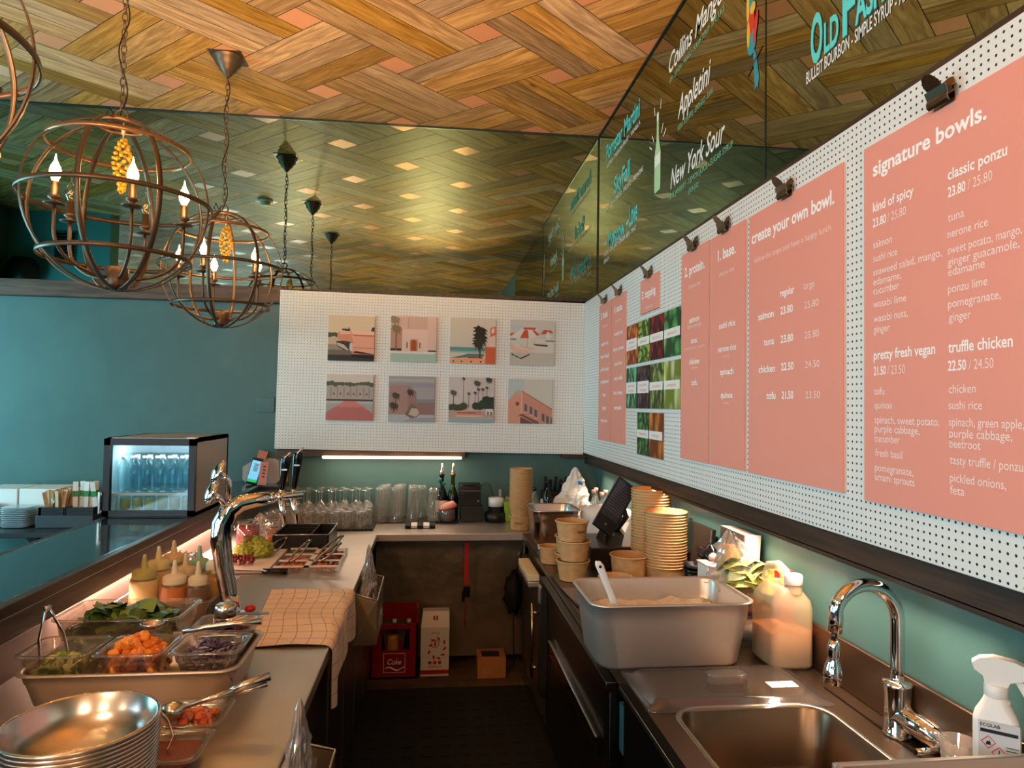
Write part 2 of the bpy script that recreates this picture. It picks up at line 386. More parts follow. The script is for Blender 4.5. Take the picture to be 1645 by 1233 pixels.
def window(n, axis, pos, u0, u1, z0, z1, k):
    o = bpy.data.objects.new('window_%d' % n, None); COL.objects.link(o); tag(o, None, None, None, 'structure')
    f = MB()
    def bx(a, b, c, d):
        if axis == 'x': f.box((a, pos, c), (b, pos+.06, d))
        else: f.box((pos, a, c), (pos+.06, b, d))
    bx(u0, u1, z0, z0+.06); bx(u0, u1, z1-.06, z1)
    for i in range(k+1):
        c = u0+(u1-u0-.06)*i/k; bx(c, c+.06, z0, z1)
    c = (z0+z1)/2+.3; bx(u0, u1, c, c+.05)
    part(o, 'window_frame', f, 'black')
window(1, 'y', -4.55, 2.4, 4.35, .85, 2.65, 2); window(2, 'y', -6.13, -4.8, .4, .8, 2.8, 5); window(3, 'x', -7.13, -5.8, -3.0, .7, 2.9, 4)
# the wall stub that shows in the mirror, with a loudspeaker and vents
struct('wall_side', MB().box((-6.0, 1.8, 0), (-3.42, 2.0, ZC)), 'teal_stub', 'teal wall stub seen in the mirror')
t = thing('loudspeaker', 'black wall loudspeaker seen in the mirror beside two vents', 'loudspeaker', (-4.2, 2.02, 2.96))
b_ = MB(); b_.lathe([(.0, -.17), (.10, -.16), (.15, -.08), (.16, 0), (.15, .08), (.10, .16), (0, .17)], n=24, sy=.8); part(t, 'speaker_body', b_, 'black')
part(t, 'mount', MB().box((-.03, -.02, -.03), (.03, .0, .03)).cyl((0, -.02, 0), (0, -.1, 0), .02), 'black'); t.location.y = 2.13
for i, z in enumerate((3.28, 2.62)):
    t = thing('air_vent', ('upper', 'lower')[i]+' dark slotted vent on the teal wall stub seen in the mirror', 'vent', (-3.86, 2.0, z), 0, 'vents on the wall stub')
    part(t, 'frame', MB().box((-.11, 0, -.16), (.11, .01, .16)), 'teal_dark')
    s_ = MB()
    for k in range(9): s_.box((-.095, .01, -.14+k*.032), (.095, .016, -.12+k*.032))
    part(t, 'slats', s_, 'black')
# ------------------------------------------------------------------ beam and mirrors
def mirror_material():
    m = mat('green_mirror', (134, 160, 148), .012, 1); nt, N, L, MA, MIX, b = nodes(m); return m
mirror_material()
struct('trim_1', MB().box((-6.0, 4.79, 2.35), (-1.0, 4.84, 2.46), .004), 'beam_wood', 'brown timber beam under the tinted mirror')
struct('trim_2', MB().box((1.075, .2, 2.417), (1.178, 4.78, 2.436)), 'dark_wood', 'dark batten above the white pegboard')
struct('trim_3', MB().box((-1.02, 4.765, 2.425), (1.075, 4.84, 2.45)), 'dark_wood', 'dark batten above the rear pegboard')
mat('glass_edge', (60, 110, 100), .2); mat('joint_dark', (16, 30, 28), .4)
def mirror(name, label, a, b): 
    t = thing(name, label, 'mirror', ((a[0]+b[0])/2, (a[1]+b[1])/2, a[2])); part(t, 'glass', MB().box(a, b), 'green_mirror', None, None, True)
    return t
MBK = mirror('mirror_panel', 'green tinted mirror above the timber beam on the far wall', (-6.0, 4.832, 2.45), (1.172, 4.839, ZC-.001))
MR1 = mirror('mirror_panel', 'green tinted mirror with painted cocktail names next to the room corner', (1.170, 2.316, 2.436), (1.177, 4.826, ZC-.001))
MR2 = mirror('mirror_panel', 'green tinted mirror with the old fashioned lettering above the menu boards', (1.170, -.2, 2.436), (1.177, 2.308, ZC-.001))
part(MR1, 'joint', MB().box((1.168, 2.309, 2.436), (1.1765, 2.315, ZC)).box((1.163, 4.826, 2.45), (1.1765, 4.8315, ZC)), 'joint_dark', None, None, True)
part(MBK, 'edge_strip', MB().box((-6, 4.822, ZC-.012), (1.165, 4.8325, ZC)), 'joint_dark', None, None, True)
part(MR1, 'edge_strip', MB().box((1.162, 2.32, ZC-.01), (1.1705, 4.82, ZC)), 'joint_dark', None, None, True)
mat('paint_turq', (96, 222, 216), .5, emis=None); mat('paint_turq_dark', (20, 80, 85), .5); mat('paint_white', (235, 240, 232), .5); mat('paint_mint', (120, 185, 150), .5); mat('paint_pale', (178, 214, 166), .5)
def mtext(par, items, nm='lettering'):
    for (s, y, z, w, h, mn, bold, shear) in items: part(par, nm, MB().text(s, MR(1.1685, y, z), w, h, bold, shear), mn, None, None, True)
TQ, WH, MT = 'paint_turq', 'paint_white', 'paint_mint'
mtext(MR1, [('Collins Mango', 3.336, 3.378, .66, .10, WH, .012, .35), ('GIN - LEMON - MANGO - SUGAR SYRUP - LIME JUICE', 3.325, 3.325, .66, .028, MT, .01, 0),
 ('Appletini', 3.202, 3.093, .40, .11, WH, .012, .35), ('VODKA - SOUR APPLE - LEMON JUICE - SUGAR', 3.206, 3.031, .43, .028, MT, .01, 0),
 ('New York Sour', 3.300, 2.778, .645, .10, WH, .012, .35), ('RYE WHISKEY - LEMON JUICE - SUGAR SYRUP', 3.305, 2.724, .73, .028, MT, .01, 0), ('LEMON JUICE', 3.06, 2.675, .13, .026, MT, .01, 0),
 ('Pornstar Martini', 4.603, 3.38, .77, .115, TQ, .02, 0), ('VODKA - PASSION FRUIT - VANILLA', 4.60, 3.323, .78, .030, WH, .01, 0),
 ('SkyFall', 4.39, 3.085, .37, .115, TQ, .02, 0), ('VODKA - BLUE CURACAO - LIME JUICE - GRENADINE', 4.63, 3.029, .87, .030, WH, .01, 0),
 ('Moscow', 4.525, 2.758, .40, .115, TQ, .02, 0), ('with', 4.10, 2.80, .06, .035, WH, .01, 0), ('Love', 4.03, 2.775, .17, .14, TQ, .02, 0), ('From', 4.66, 2.792, .10, .045, WH, .01, .3), ('VODKA - LIME JUICE - GINGER BEER - MINT', 4.646, 2.722, .76, .030, WH, .01, 0), ('SYRUP', 4.644, 2.674, .14, .028, WH, .01, 0)])
mb = MB()                                             # painted bottle with light rays
def MRp(y, z): return (1.1685, y, z)
bp = [(-.043, 0), (.043, 0), (.05, .02), (.05, .20), (.022, .27), (.016, .32), (.016, .42), (-.016, .42), (-.016, .32), (-.022, .27), (-.05, .20), (-.05, .02)]
mb.poly([MRp(3.505+a, 2.83+b) for a, b in bp]); part(MR1, 'painted_bottle', mb, 'paint_pale', 'pale green painted bottle', None, True)
mb = MB(); mb.poly([(1.1680, 3.505+a, b) for a, b in ((-.046, 2.97), (.046, 2.97), (.046, 3.03), (-.046, 3.03))]); mb.poly([(1.168, 3.505+a, b) for a, b in ((-.014, 3.21), (.014, 3.21), (.014, 3.255), (-.014, 3.255))])
for a in (-.6, -.2, .2, .6, 1.0, -1.0):
    d = Vector((math.sin(a), math.cos(a))); p = Vector((3.505, 3.03))+d*.11*(1 if abs(a) > .4 else 2.1); q = p+d*.05; n_ = Vector((-d.y, d.x))*.004
    mb.poly([(1.168, *(p+n_)), (1.168, *(p-n_)), (1.168, *(q-n_)), (1.168, *(q+n_))])
part(MR1, 'painted_label', mb, WH, None, None, True)
# macaw on a twig, painted
def blobpoly(mb, c, ry, rz, rot=0, n=18, x=1.168, tail=0):
    mb.poly([(x, c[0]+math.cos(a)*ry*math.cos(rot)-math.sin(a)*rz*math.sin(rot), c[1]+math.cos(a)*ry*math.sin(rot)+math.sin(a)*rz*math.cos(rot)) for a in [2*PI*i/n for i in range(n)]])
mat('macaw_red', (205, 62, 44), .5); mat('macaw_yellow', (225, 185, 70), .5); mat('macaw_blue', (40, 150, 170), .5); mat('twig', (84, 52, 44), .6)
pr_ = thing_none = None
par = MR1
mb = MB(); blobpoly(mb, (2.432, 3.23), .030, .09, .15, x=1.1685); blobpoly(mb, (2.42, 3.06), .036, .05, 0); mb.poly([(1.1685, 2.41, 3.04), (1.1685, 2.385, 3.0), (1.1685, 2.36, 2.90), (1.1685, 2.372, 2.855), (1.1685, 2.38, 2.875), (1.1685, 2.392, 2.86), (1.1685, 2.40, 2.93)]); part(par, 'painted_macaw', mb, 'macaw_blue', None, None, True)
mb = MB(); blobpoly(mb, (2.428, 3.14), .033, .05, 0, x=1.1678); blobpoly(mb, (2.388, 3.10), .014, .06, .25, x=1.1676); part(par, 'painted_macaw', mb, 'macaw_red', None, None, True)
mb = MB(); blobpoly(mb, (2.446, 3.10), .012, .05, 0, x=1.1674); blobpoly(mb, (2.45, 3.21), .012, .06, 0, x=1.1674); blobpoly(mb, (2.41, 3.185), .022, .022, 0, x=1.1674); part(par, 'painted_macaw', mb, 'macaw_yellow', None, None, True)
mb = MB(); mb.poly([(1.1672, 2.458, 2.945), (1.1672, 2.448, 2.94), (1.1672, 2.335, 3.0), (1.1672, 2.342, 3.006)]); part(par, 'painted_twig', mb, 'twig', None, None, True)
mtext(MR2, [('O', 2.014, 2.767, .065, .155, TQ, .03, 0), ('LD', 1.94, 2.768, .075, .095, TQ, .03, 0), ('F', 1.845, 2.77, .06, .155, TQ, .03, 0), ('ASHIONED', 1.785, 2.77, .34, .095, TQ, .03, 0),
 ('BULLEIT BOURBON - SIMPLE SYRUP - ANGOSTURA BITTERS', 2.04, 2.718, .70, .040, WH, .012, 0)])
for s, y, w, h in (('O', 2.010, .065, .155), ('LD', 1.936, .075, .095), ('F', 1.841, .06, .155), ('ASHIONED', 1.781, .34, .095)): part(MR2, 'lettering_edge', MB().text(s, MR(1.1690, y, 2.7635), w, h, .03), 'paint_turq_dark', None, None, True)
# ------------------------------------------------------------------ pegboards and the rail under them
def peg_material(name, ax, pitch, r):
    m = mat(name, (222, 219, 212), .5); nt, N, L, MA, MIX, b = nodes(m)
    tc = N('ShaderNodeTexCoord'); sp = N('ShaderNodeSeparateXYZ'); L(tc.outputs['Object'], sp.inputs[0])
    def cell(v): return MA('SUBTRACT', MA('FRACT', MA('DIVIDE', v, pitch)), .5)
    u, v = cell(sp.outputs[ax]), cell(sp.outputs[2])
    d = MA('SQRT', MA('ADD', MA('MULTIPLY', u, u), MA('MULTIPLY', v, v)))
    k = MA('LESS_THAN', d, r/pitch)
    L(MIX(k, rgb(222, 219, 212), rgb(24, 22, 20)), b.inputs['Base Color'])
    n = N('ShaderNodeTexNoise'); n.inputs['Scale'].default_value = 7; return m
peg_material('peg_side', 1, .0182, .0030); peg_material('peg_back', 0, .0200, .0025)
def pegboard(label, a, b, m, ry=0):
    t = thing('pegboard', label, 'pegboard', a); part(t, 'panel', MB().box((0, 0, 0), tuple(Vector(b)-Vector(a)), .002), m)
    t.rotation_euler = (0, ry, 0); return t
pegboard('long white pegboard behind the salmon menu boards', (1.064, .3, 1.356), (1.072, 4.748, 2.416), 'peg_side')
pegboard('white pegboard carrying eight square photographs', (-1.043, 4.752, 1.368), (1.063, 4.76, 2.436), 'peg_back', math.radians(.66))
mb = MB().box((1.09, .3, 1.283), (1.178, 4.83, 1.352), .004).box((1.09, .3, 1.2755), (1.0945, 4.83, 1.29))
t = thing('wall_rail', 'dark timber rail under the long pegboard', 'rail', (1.13, 2.5, 1.28)); part(t, 'rail', mb, 'dark_wood', None, None, True)
part(t, 'led_strip', MB().box((1.097, 1.3, 1.2805), (1.112, 4.6, 1.2825)), 'amber_led', 'glowing strip under the rail', None, True)
part(t, 'batten', MB().box((1.0725, .35, 1.3525), (1.178, 4.74, 1.372)), 'dark_wood', None, None, True)
part(t, 'led_strip', MB().box((1.075, 3.9, 1.353), (1.088, 4.70, 1.357)), 'amber_led', None, None, True)
t = thing('wall_rail', 'dark timber rail with a light strip under the photo pegboard', 'rail', (-.4, 4.8, 1.30))
part(t, 'rail', MB().box((-1.03, 4.765, 1.315), (.235, 4.838, 1.36), .003), 'beam_wood', None, None, True)
part(t, 'led_strip', MB().box((-.73, 4.745, 1.305), (.21, 4.764, 1.322), .006), 'amber_led', 'glowing light strip', None, True)
t = thing('wall_rail', 'short dark rail block in the corner below the pegboards', 'rail', (1.03, 4.8, 1.3)); part(t, 'rail', MB().box((.92, 4.77, 1.315), (1.088, 4.838, 1.36), .003), 'dark_wood', None, None, True)
t = thing('access_panel', 'small teal access panel on the wall beside the photo pegboard', 'panel', (-1.125, 4.838, 1.66)); part(t, 'panel', MB().box((-.058, -.006, -.052), (.058, 0, .052), .003), 'teal_paint')
part(t, 'screw', MB().cyl((.05, -.006, .04), (.05, -.008, .04), .004, n=8), 'grey')
# smoke detector on the ceiling (seen in the mirror)
t = thing('smoke_detector', 'small round detector on the ceiling seen in the mirror', 'detector', (-1.65, 2.80, ZC))
part(t, 'base', MB().lathe([(0, 0), (.07, 0), (.07, -.02), (0, -.02)], n=24), 'white'); part(t, 'dome', MB().lathe([(.05, -.02), (.045, -.05), (0, -.055)], n=24), 'cream')
# ------------------------------------------------------------------ salmon menu boards, clips, topping cards
SIG=[('signature bowls.', 1.538, 2.248, 0.344, 'T'),('classic ponzu', 1.295, 2.16, 0.148, 'B'),('kind of spicy', 1.538, 2.161, 0.141, 'B'),('salmon', 1.537, 2.072, 0.068, 'r'),('sushi rice', 1.537, 2.039, 0.085, 'r'),('seaweed salad, mango,', 1.537, 2.006, 0.224, 'r'),('edamame,', 1.537, 1.982, 0.099, 'r'),('cucumber', 1.537, 1.96, 0.091, 'r'),('wasabi lime', 1.537, 1.928, 0.115, 'r'),('wasabi nuts,', 1.536, 1.893, 0.119, 'r'),('ginger', 1.536, 1.867, 0.058, 'r'),('pretty fresh vegan', 1.536, 1.803, 0.203, 'B'),('tofu', 1.535, 1.719, 0.037, 'r'),('quinoa', 1.533, 1.686, 0.063, 'r'),('spinach, sweet potato,', 1.533, 1.651, 0.211, 'r'),('purple cabbage,', 1.533, 1.63, 0.152, 'r'),('cucumber', 1.533, 1.607, 0.088, 'r'),('fresh basil', 1.531, 1.573, 0.095, 'r'),('pomegranate,', 1.532, 1.538, 0.131, 'r'),('umami sprouts', 1.532, 1.516, 0.135, 'r'),('tuna', 1.295, 2.073, 0.043, 'r'),('nerone rice', 1.296, 2.039, 0.103, 'r'),('sweet potato, mango,', 1.296, 2.005, 0.18, 'r'),('ginger guacamole,', 1.296, 1.981, 0.174, 'r'),('edamame', 1.295, 1.96, 0.094, 'r'),('ponzu lime', 1.296, 1.925, 0.101, 'r'),('pomegranate,', 1.296, 1.894, 0.132, 'r'),('ginger', 1.294, 1.866, 0.058, 'r'),('truffle chicken', 1.296, 1.802, 0.158, 'B'),('chicken', 1.295, 1.719, 0.07, 'r'),('sushi rice', 1.296, 1.686, 0.086, 'r'),('spinach, green apple,', 1.295, 1.652, 0.18, 'r'),('purple cabbage,', 1.294, 1.629, 0.153, 'r'),('beetroot', 1.294, 1.608, 0.08, 'r'),('tasty truffle / ponzu', 1.293, 1.575, 0.175, 'r'),('pickled onions,', 1.293, 1.539, 0.138, 'r'),('feta', 1.293, 1.514, 0.038, 'r'),('23.80', 1.295, 2.124, 0.047, 'b'),('/ 25.80', 1.242, 2.124, 0.06, 'l'),('23.80', 1.539, 2.124, 0.049, 'b'),('/ 25.80', 1.485, 2.124, 0.063, 'l'),('21.50', 1.536, 1.766, 0.044, 'b'),('/ 23.50', 1.486, 1.766, 0.059, 'l'),('22.50', 1.297, 1.765, 0.048, 'b'),('/ 24.50', 1.242, 1.765, 0.06, 'l')]
CRE=[('create your own bowl.', 2.174, 2.231, 0.474, 'T'),('follow the steps and have a happy lunch', 2.154, 2.163, 0.438, 'l'),('regular', 1.983, 2.025, 0.081, 'B'),('large', 1.849, 2.025, 0.055, 'l'),('salmon', 2.126, 1.97, 0.102, 'B'),('23.80', 1.983, 1.97, 0.073, 'B'),('25.80', 1.846, 1.969, 0.072, 'l'),('tuna', 2.087, 1.884, 0.066, 'B'),('23.80', 1.98, 1.883, 0.072, 'B'),('25.80', 1.844, 1.883, 0.072, 'l'),('chicken', 2.122, 1.798, 0.107, 'B'),('22.50', 1.977, 1.799, 0.072, 'B'),('24.50', 1.842, 1.799, 0.073, 'l'),('tofu', 2.069, 1.713, 0.058, 'B'),('21.50', 1.973, 1.713, 0.067, 'B'),('23.50', 1.839, 1.713, 0.072, 'l')]
BAS=[('1. base.', 2.449, 2.231, 0.151, 'T'),('choose one', 2.435, 2.17, 0.127, 'l'),('sushi rice', 2.434, 1.975, 0.135, 'B'),('nerone rice', 2.444, 1.889, 0.154, 'B'),('warm', 2.393, 1.867, 0.045, 'l'),('spinach', 2.422, 1.804, 0.112, 'B'),('quinoa', 2.416, 1.719, 0.1, 'B'),('warm', 2.391, 1.697, 0.043, 'l')]
PRO=[('2. protein.', 2.789, 2.233, 0.214, 'T'),('choose one', 2.74, 2.175, 0.122, 'l'),('salmon', 2.734, 2.032, 0.107, 'B'),('sesame marinade', 2.749, 2.009, 0.142, 'l'),('tuna', 2.714, 1.946, 0.067, 'B'),('yellowfin sashimi / marinated', 2.787, 1.923, 0.217, 'l'),('chicken', 2.73, 1.86, 0.107, 'B'),('marinated', 2.71, 1.841, 0.068, 'l'),('tofu', 2.705, 1.774, 0.059, 'B')]
TOP=[('3. topping.', 3.386, 2.23, 0.222, 'T'),('choose four', 3.327, 2.171, 0.12, 'l')]
SAU=[('4. sauce.', 3.925, 2.231, 0.177, 'T'),('choose two', 3.892, 2.171, 0.118, 'l'),('wasabi lime', 3.92, 2.095, 0.176, 'B'),('mayo ponzu', 3.94, 2.007, 0.226, 'B'),('ponzu lime', 3.908, 1.921, 0.16, 'B'),('tasty truffle', 3.91, 1.836, 0.176, 'B'),('hot miso', 3.918, 1.753, 0.187, 'B'),('teriyaki', 3.903, 1.667, 0.151, 'B')]
FIN=[('5. finish.', 4.245, 2.233, 0.177, 'T'),('choose two', 4.201, 2.174, 0.126, 'l'),('wasabi nuts', 4.237, 2.062, 0.184, 'B'),('fresh basil', 4.239, 1.983, 0.202, 'B'),('pickled onion', 4.236, 1.903, 0.202, 'B'),('pomegranate', 4.232, 1.827, 0.194, 'B'),('feta', 4.177, 1.745, 0.074, 'B'),('ginger', 4.179, 1.665, 0.092, 'B'),('sprouts', 4.221, 1.587, 0.163, 'B')]
def clip(y, z, who, s=1.0):
    t = thing('bulldog_clip', 'dark metal bulldog clip gripping the '+who, 'clip', (1.046, y, z), 0, 'bulldog clips on the menu boards')
    w = .026*s
    mb = MB(); secs = []
    prof = [(-.006, -.012), (-.011, -.008), (-.012, 0), (-.010, .006), (-.016, .02), (-.014, .021), (-.008, .006), (-.009, 0), (-.008, -.006), (-.005, -.010)]
    mb.loft([[(x*s, -w, q*s) for x, q in prof], [(x*s, w, q*s) for x, q in prof]], sm=False); part(t, 'front_jaw', mb, 'brass_clip')
    mb = MB(); mb.loft([[(-x*s*.6+.0, -w, q*s) for x, q in prof], [(-x*s*.6, w, q*s) for x, q in prof]], sm=False); part(t, 'back_jaw', mb, 'brass_clip')
    mb = MB().cyl((-.004*s, -w*.95, .012*s), (-.004*s, w*.95, .012*s), .005*s, n=10); part(t, 'spring', mb, 'steel_dark')
    for sgn, nm in ((-1, 'front'), (1, 'back')):
        mb = MB(); o = [(-.018, 0), (.018, 0), (.019, .014), (.012, .026), (0, .030), (-.012, .026), (-.019, .014)]
        k = .8 if sgn < 0 else .35
        a = [((-.012*(sgn < 0)+.004*(sgn > 0)+sgn*k*h)*s, yy*s, (.016+h*.9)*s) for yy, h in o]
        b = [(x+.0015, yy, zz) for x, yy, zz in a]; mb.loft([a, b], sm=False); part(t, 'handle', mb, 'brass_clip')
    return t
def menu_board(label, y1, y0, z1, z0, rows, who):
    t = thing('menu_board', label, 'menu board', (1.056, (y0+y1)/2, z0), 0, 'salmon menu boards')
    part(t, 'panel', MB().box((1.0535, y0, z0), (1.060, y1, z1), .0008), 'salmon', None, None, True)
    part(t, 'backing', MB().box((1.0602, y0+.002, z0+.002), (1.0632, y1-.002, z1-.002)), 'board_edge', None, None, True)
    for keys, nm, mn in (('TBb', 'heading_lettering', 'letter_white'), ('rl', 'lettering', 'letter_soft')):
        for s, y, z, w, st in rows:
            if st not in keys: continue
            h = {'T': .041, 'B': .0235, 'b': .0215, 'r': .0185, 'l': .021}[st]
            if z < 2.0 and st == 'l' and len(s) > 5 and s[0] not in '/2': h = .011
            if s in ('warm',): h = .011
            if st == 'l' and s.startswith(('choose', 'follow')): h = .019
            if w > .3 and st == 'T' and len(s) < 18: h = .036
            part(t, nm, MB().text(s, MR(1.0530, y, z), w, h, {'T': .024, 'B': .016, 'b': .016, 'r': .0, 'l': -.008}[st]), mn, None, None, True)
    return t
menu_board('largest salmon menu board headed signature bowls', 1.574, 1.100, 2.328, 1.462, SIG, '')
menu_board('wide salmon menu board headed create your own bowl', 2.195, 1.664, 2.328, 1.468, CRE, '')
menu_board('narrow salmon menu board headed base with four rice and leaf choices', 2.515, 2.227, 2.331, 1.469, BAS, '')
menu_board('narrow salmon menu board headed protein', 2.827, 2.535, 2.334, 1.468, PRO, '')
menu_board('short salmon menu board headed topping above the food cards', 3.416, 3.129, 2.328, 2.154, TOP, '')
menu_board('narrow salmon menu board headed sauce', 3.978, 3.687, 2.326, 1.473, SAU, '')
menu_board('narrow salmon menu board headed finish beside the room corner', 4.285, 3.991, 2.326, 1.473, FIN, '')
for y, z, w in ((1.302, 2.332, 'signature bowls board'), (1.944, 2.332, 'create your own bowl board'), (2.384, 2.336, 'base board'), (2.685, 2.338, 'protein board'), (3.27, 2.333, 'topping board'), (3.816, 2.332, 'sauce board'), (4.15, 2.333, 'finish board')): clip(y, z, w, 1.12)
def food_mat(name, c1, c2, c3, sc, stretch):
    m = mat(name, c1, .5, spec=.25); nt, N, L, MA, MIX, b = nodes(m)
    tc = N('ShaderNodeTexCoord'); mp = N('ShaderNodeMapping'); mp.inputs['Scale'].default_value = stretch; L(tc.outputs['Object'], mp.inputs[0])
    v = N('ShaderNodeTexVoronoi'); v.inputs['Scale'].default_value = sc; L(mp.outputs[0], v.inputs[0])
    n = N('ShaderNodeTexNoise'); n.inputs['Scale'].default_value = sc*1.5; n.inputs['Detail'].default_value = 3; L(mp.outputs[0], n.inputs[0])
    r = N('ShaderNodeMapRange'); r.inputs[1].default_value = .25; r.inputs[2].default_value = .6; L(v.outputs['Distance'], r.inputs[0])
    q = N('ShaderNodeMapRange'); q.inputs[1].default_value = .45; q.inputs[2].default_value = .6; L(n.outputs[0], q.inputs[0])
    L(MIX(r.outputs[0], MIX(q.outputs[0], rgb(*c1), rgb(*c2)), rgb(*c3)), b.inputs['Base Color']); return m
CARDS = [('sweet potato', (226, 140, 74), (190, 90, 40), (120, 50, 22), 30, (1, .9, .5)), ('edamame', (176, 200, 92), (130, 168, 54), (52, 74, 24), 46, (1, .7, .7)), ('beetroot', (160, 34, 38), (110, 18, 24), (50, 8, 14), 26, (1, .9, .5)), ('spinach', (70, 160, 80), (120, 200, 120), (24, 66, 34), 14, (1, 1, .8)),
 ('spring onion', (150, 210, 170), (70, 140, 90), (40, 80, 50), 34, (1, 1.2, .35)), ('purple cabbage', (70, 48, 52), (110, 84, 86), (36, 24, 28), 40, (1, .8, .5)), ('cucumber', (120, 134, 70), (160, 170, 100), (54, 62, 30), 34, (1, 1, .5)), ('pineapple', (220, 214, 170), (184, 196, 80), (110, 120, 40), 16, (1, 1, .35)),
 ('seaweed salad', (100, 160, 84), (60, 110, 58), (30, 56, 30), 44, (1, 1, .6)), ('mango', (214, 134, 52), (180, 92, 32), (110, 52, 18), 18, (1, .8, .4))]
for i, (nm, a, b_, c_, sc, st) in enumerate(CARDS):
    r = 0 if i < 4 else 1 if i < 8 else 2; k = i % 4 if i < 8 else i-8+1
    y1, y0 = ((3.668, 3.478), (3.460, 3.272), (3.260, 3.066), (3.053, 2.847))[k]; z1, z0 = ((2.122, 1.911), (1.891, 1.676), (1.655, 1.441))[r]
    food_mat('food_'+nm.replace(' ', '_'), a, b_, c_, sc, st)
    t = thing('topping_card', 'food photo card of '+nm+' with a white name band', 'card', (1.06, (y0+y1)/2, z0), 0, 'topping cards on the pegboard')
    part(t, 'photo', MB().box((1.0565, y0, z0), (1.0625, y1, z1), .0006), 'food_'+nm.replace(' ', '_'), None, None, True)
    two = ' ' in nm and nm not in ('seaweed salad',); h = .03 if two else .02
    zc = (z0+z1)/2
    part(t, 'name_band', MB().box((1.0558, y0+.001, zc-h), (1.0563, y1-.001, zc+h)), 'label_white', None, None, True)
    mb = MB(); lines = nm.split(' ') if two else [nm]
    for q, ln in enumerate(lines):
        w = min(.115, .02*len(ln)); mb.text(ln, MR(1.0556, (y0+y1)/2+w/2, zc-.007+(.012-q*.026 if two else 0)), w, .017, .008)
    part(t, 'lettering', mb, 'salmon', None, None, True)
# ------------------------------------------------------------------ square photographs on the rear pegboard
CM = {}
def cmat(c):
    if c not in CM: CM[c] = 'print_%02x%02x%02x' % c; mat(CM[c], c, .55, spec=.25)
    return CM[c]
def palm(x, y, s, col, h, tr):
    w = max(.006, .09*s); out = [(tr, [(x-w, y-h), (x+w, y-h), (x+w*.6, y), (x-w*.6, y)])]
    for k in range(11):
        a = 2*PI*k/11+.2; l = s*(.9+.2*math.sin(k*5)); d = (math.cos(a), math.sin(a)*.85); n_ = (-d[1], d[0])
        out.append((col, [(x, y), (x+d[0]*l*.5+n_[0]*s*.22, y+d[1]*l*.5+n_[1]*s*.22), (x+d[0]*l, y+d[1]*l-.25*s), (x+d[0]*l*.5-n_[0]*s*.16, y+d[1]*l*.5-n_[1]*s*.16)]))
    return out
def R4(x0, y0, x1, y1): return [(x0, y0), (x1, y0), (x1, y1), (x0, y1)]
def EL(x, y, a, b, n=14): return [(x+a*math.cos(2*PI*i/n), y+b*math.sin(2*PI*i/n)) for i in range(n)]
def bushes(x0, x1, y, s, col, n, seed):
    q = random.Random(seed); return [(col, EL(x0+(x1-x0)*(i+.5)/n, y+q.uniform(-.3, .3)*s, s*q.uniform(.7, 1.2), s*q.uniform(.6, 1))) for i in range(n)]
ART = []
ART.append(('pink classic car tail under a pale sky', (218, 196, 164), [((150, 135, 118), R4(0, 0, 1, .5)), ((196, 170, 140), R4(0, .36, .5, .52)), ((60, 52, 46), R4(0, 0, 1, .13)), ((110, 98, 88), R4(0, .13, 1, .24))]+bushes(0, .28, .58, .06, (84, 84, 62), 5, 1)+bushes(.3, .5, .68, .035, (70, 66, 54), 3, 2)+[((70, 60, 50), [(.36, .62), (.38, .75), (.40, .68), (.46, .76), (.44, .66)]), ((70, 62, 52), [(.92, .66), (.95, .75), (1, .76), (1, .66)]),
 ((214, 140, 112), [(.2, .6), (.42, .62), (.56, .58), (.56, .44), (.3, .42), (.2, .5)]), ((232, 176, 150), [(.24, .66), (.5, .66), (.56, .6), (.24, .58)]), ((226, 160, 132), [(.46, .70), (1, .66), (1, .16), (.52, .16), (.5, .3), (.54, .44), (.5, .58)]), ((238, 190, 160), [(.48, .70), (1, .66), (1, .58), (.55, .58)]), ((186, 96, 74), [(.5, .585), (1, .575), (1, .55), (.55, .56)]), ((186, 84, 66), [(.52, .17), (1, .16), (1, .15), (.55, .19), (.6, .22)]), ((120, 66, 52), [(.55, .30), (1, .29), (1, .28), (.55, .29)]),
 ((66, 56, 50), [(.18, .43), (.34, .44), (.50, .42), (.53, .30), (.48, .22), (.34, .24), (.2, .32)]), ((186, 172, 158), [(.2, .40), (.34, .36), (.46, .24), (.42, .23), (.2, .34)]), ((206, 192, 178), EL(.50, .31, .035, .10)), ((36, 30, 28), [(.5, .14), (1, .14), (1, .05), (.55, .08)])]))
ART.append(('pink house front with an orange arched door and pool', (214, 176, 158), [((186, 140, 120), R4(0, .22, .25, .72)), ((226, 190, 172), R4(.25, .24, .8, .72)), ((206, 170, 152), R4(.38, .72, 1, 1)), ((220, 184, 166), R4(.8, .24, 1, 1)), ((188, 150, 132), R4(.37, .72, .39, .98)), ((60, 54, 46), R4(0, .24, .24, .29)), ((52, 46, 40), R4(.82, .22, 1, .26)), ((228, 210, 196), R4(0, .18, 1, .23)), ((166, 186, 170), R4(0, 0, 1, .18)), ((196, 150, 130), R4(.42, .24, .60, .5)),
 ((170, 84, 34), R4(.44, .24, .57, .44)), ((170, 84, 34), EL(.505, .43, .065, .06)), ((120, 56, 24), R4(.502, .24, .508, .48)), ((90, 66, 54), R4(.35, .3, .37, .43)), ((90, 66, 54), R4(.63, .3, .65, .43))]+palm(.12, .74, .15, (132, 112, 88), .5, (126, 92, 74))+palm(.08, .93, .15, (150, 128, 104), .02, (130, 110, 90))))
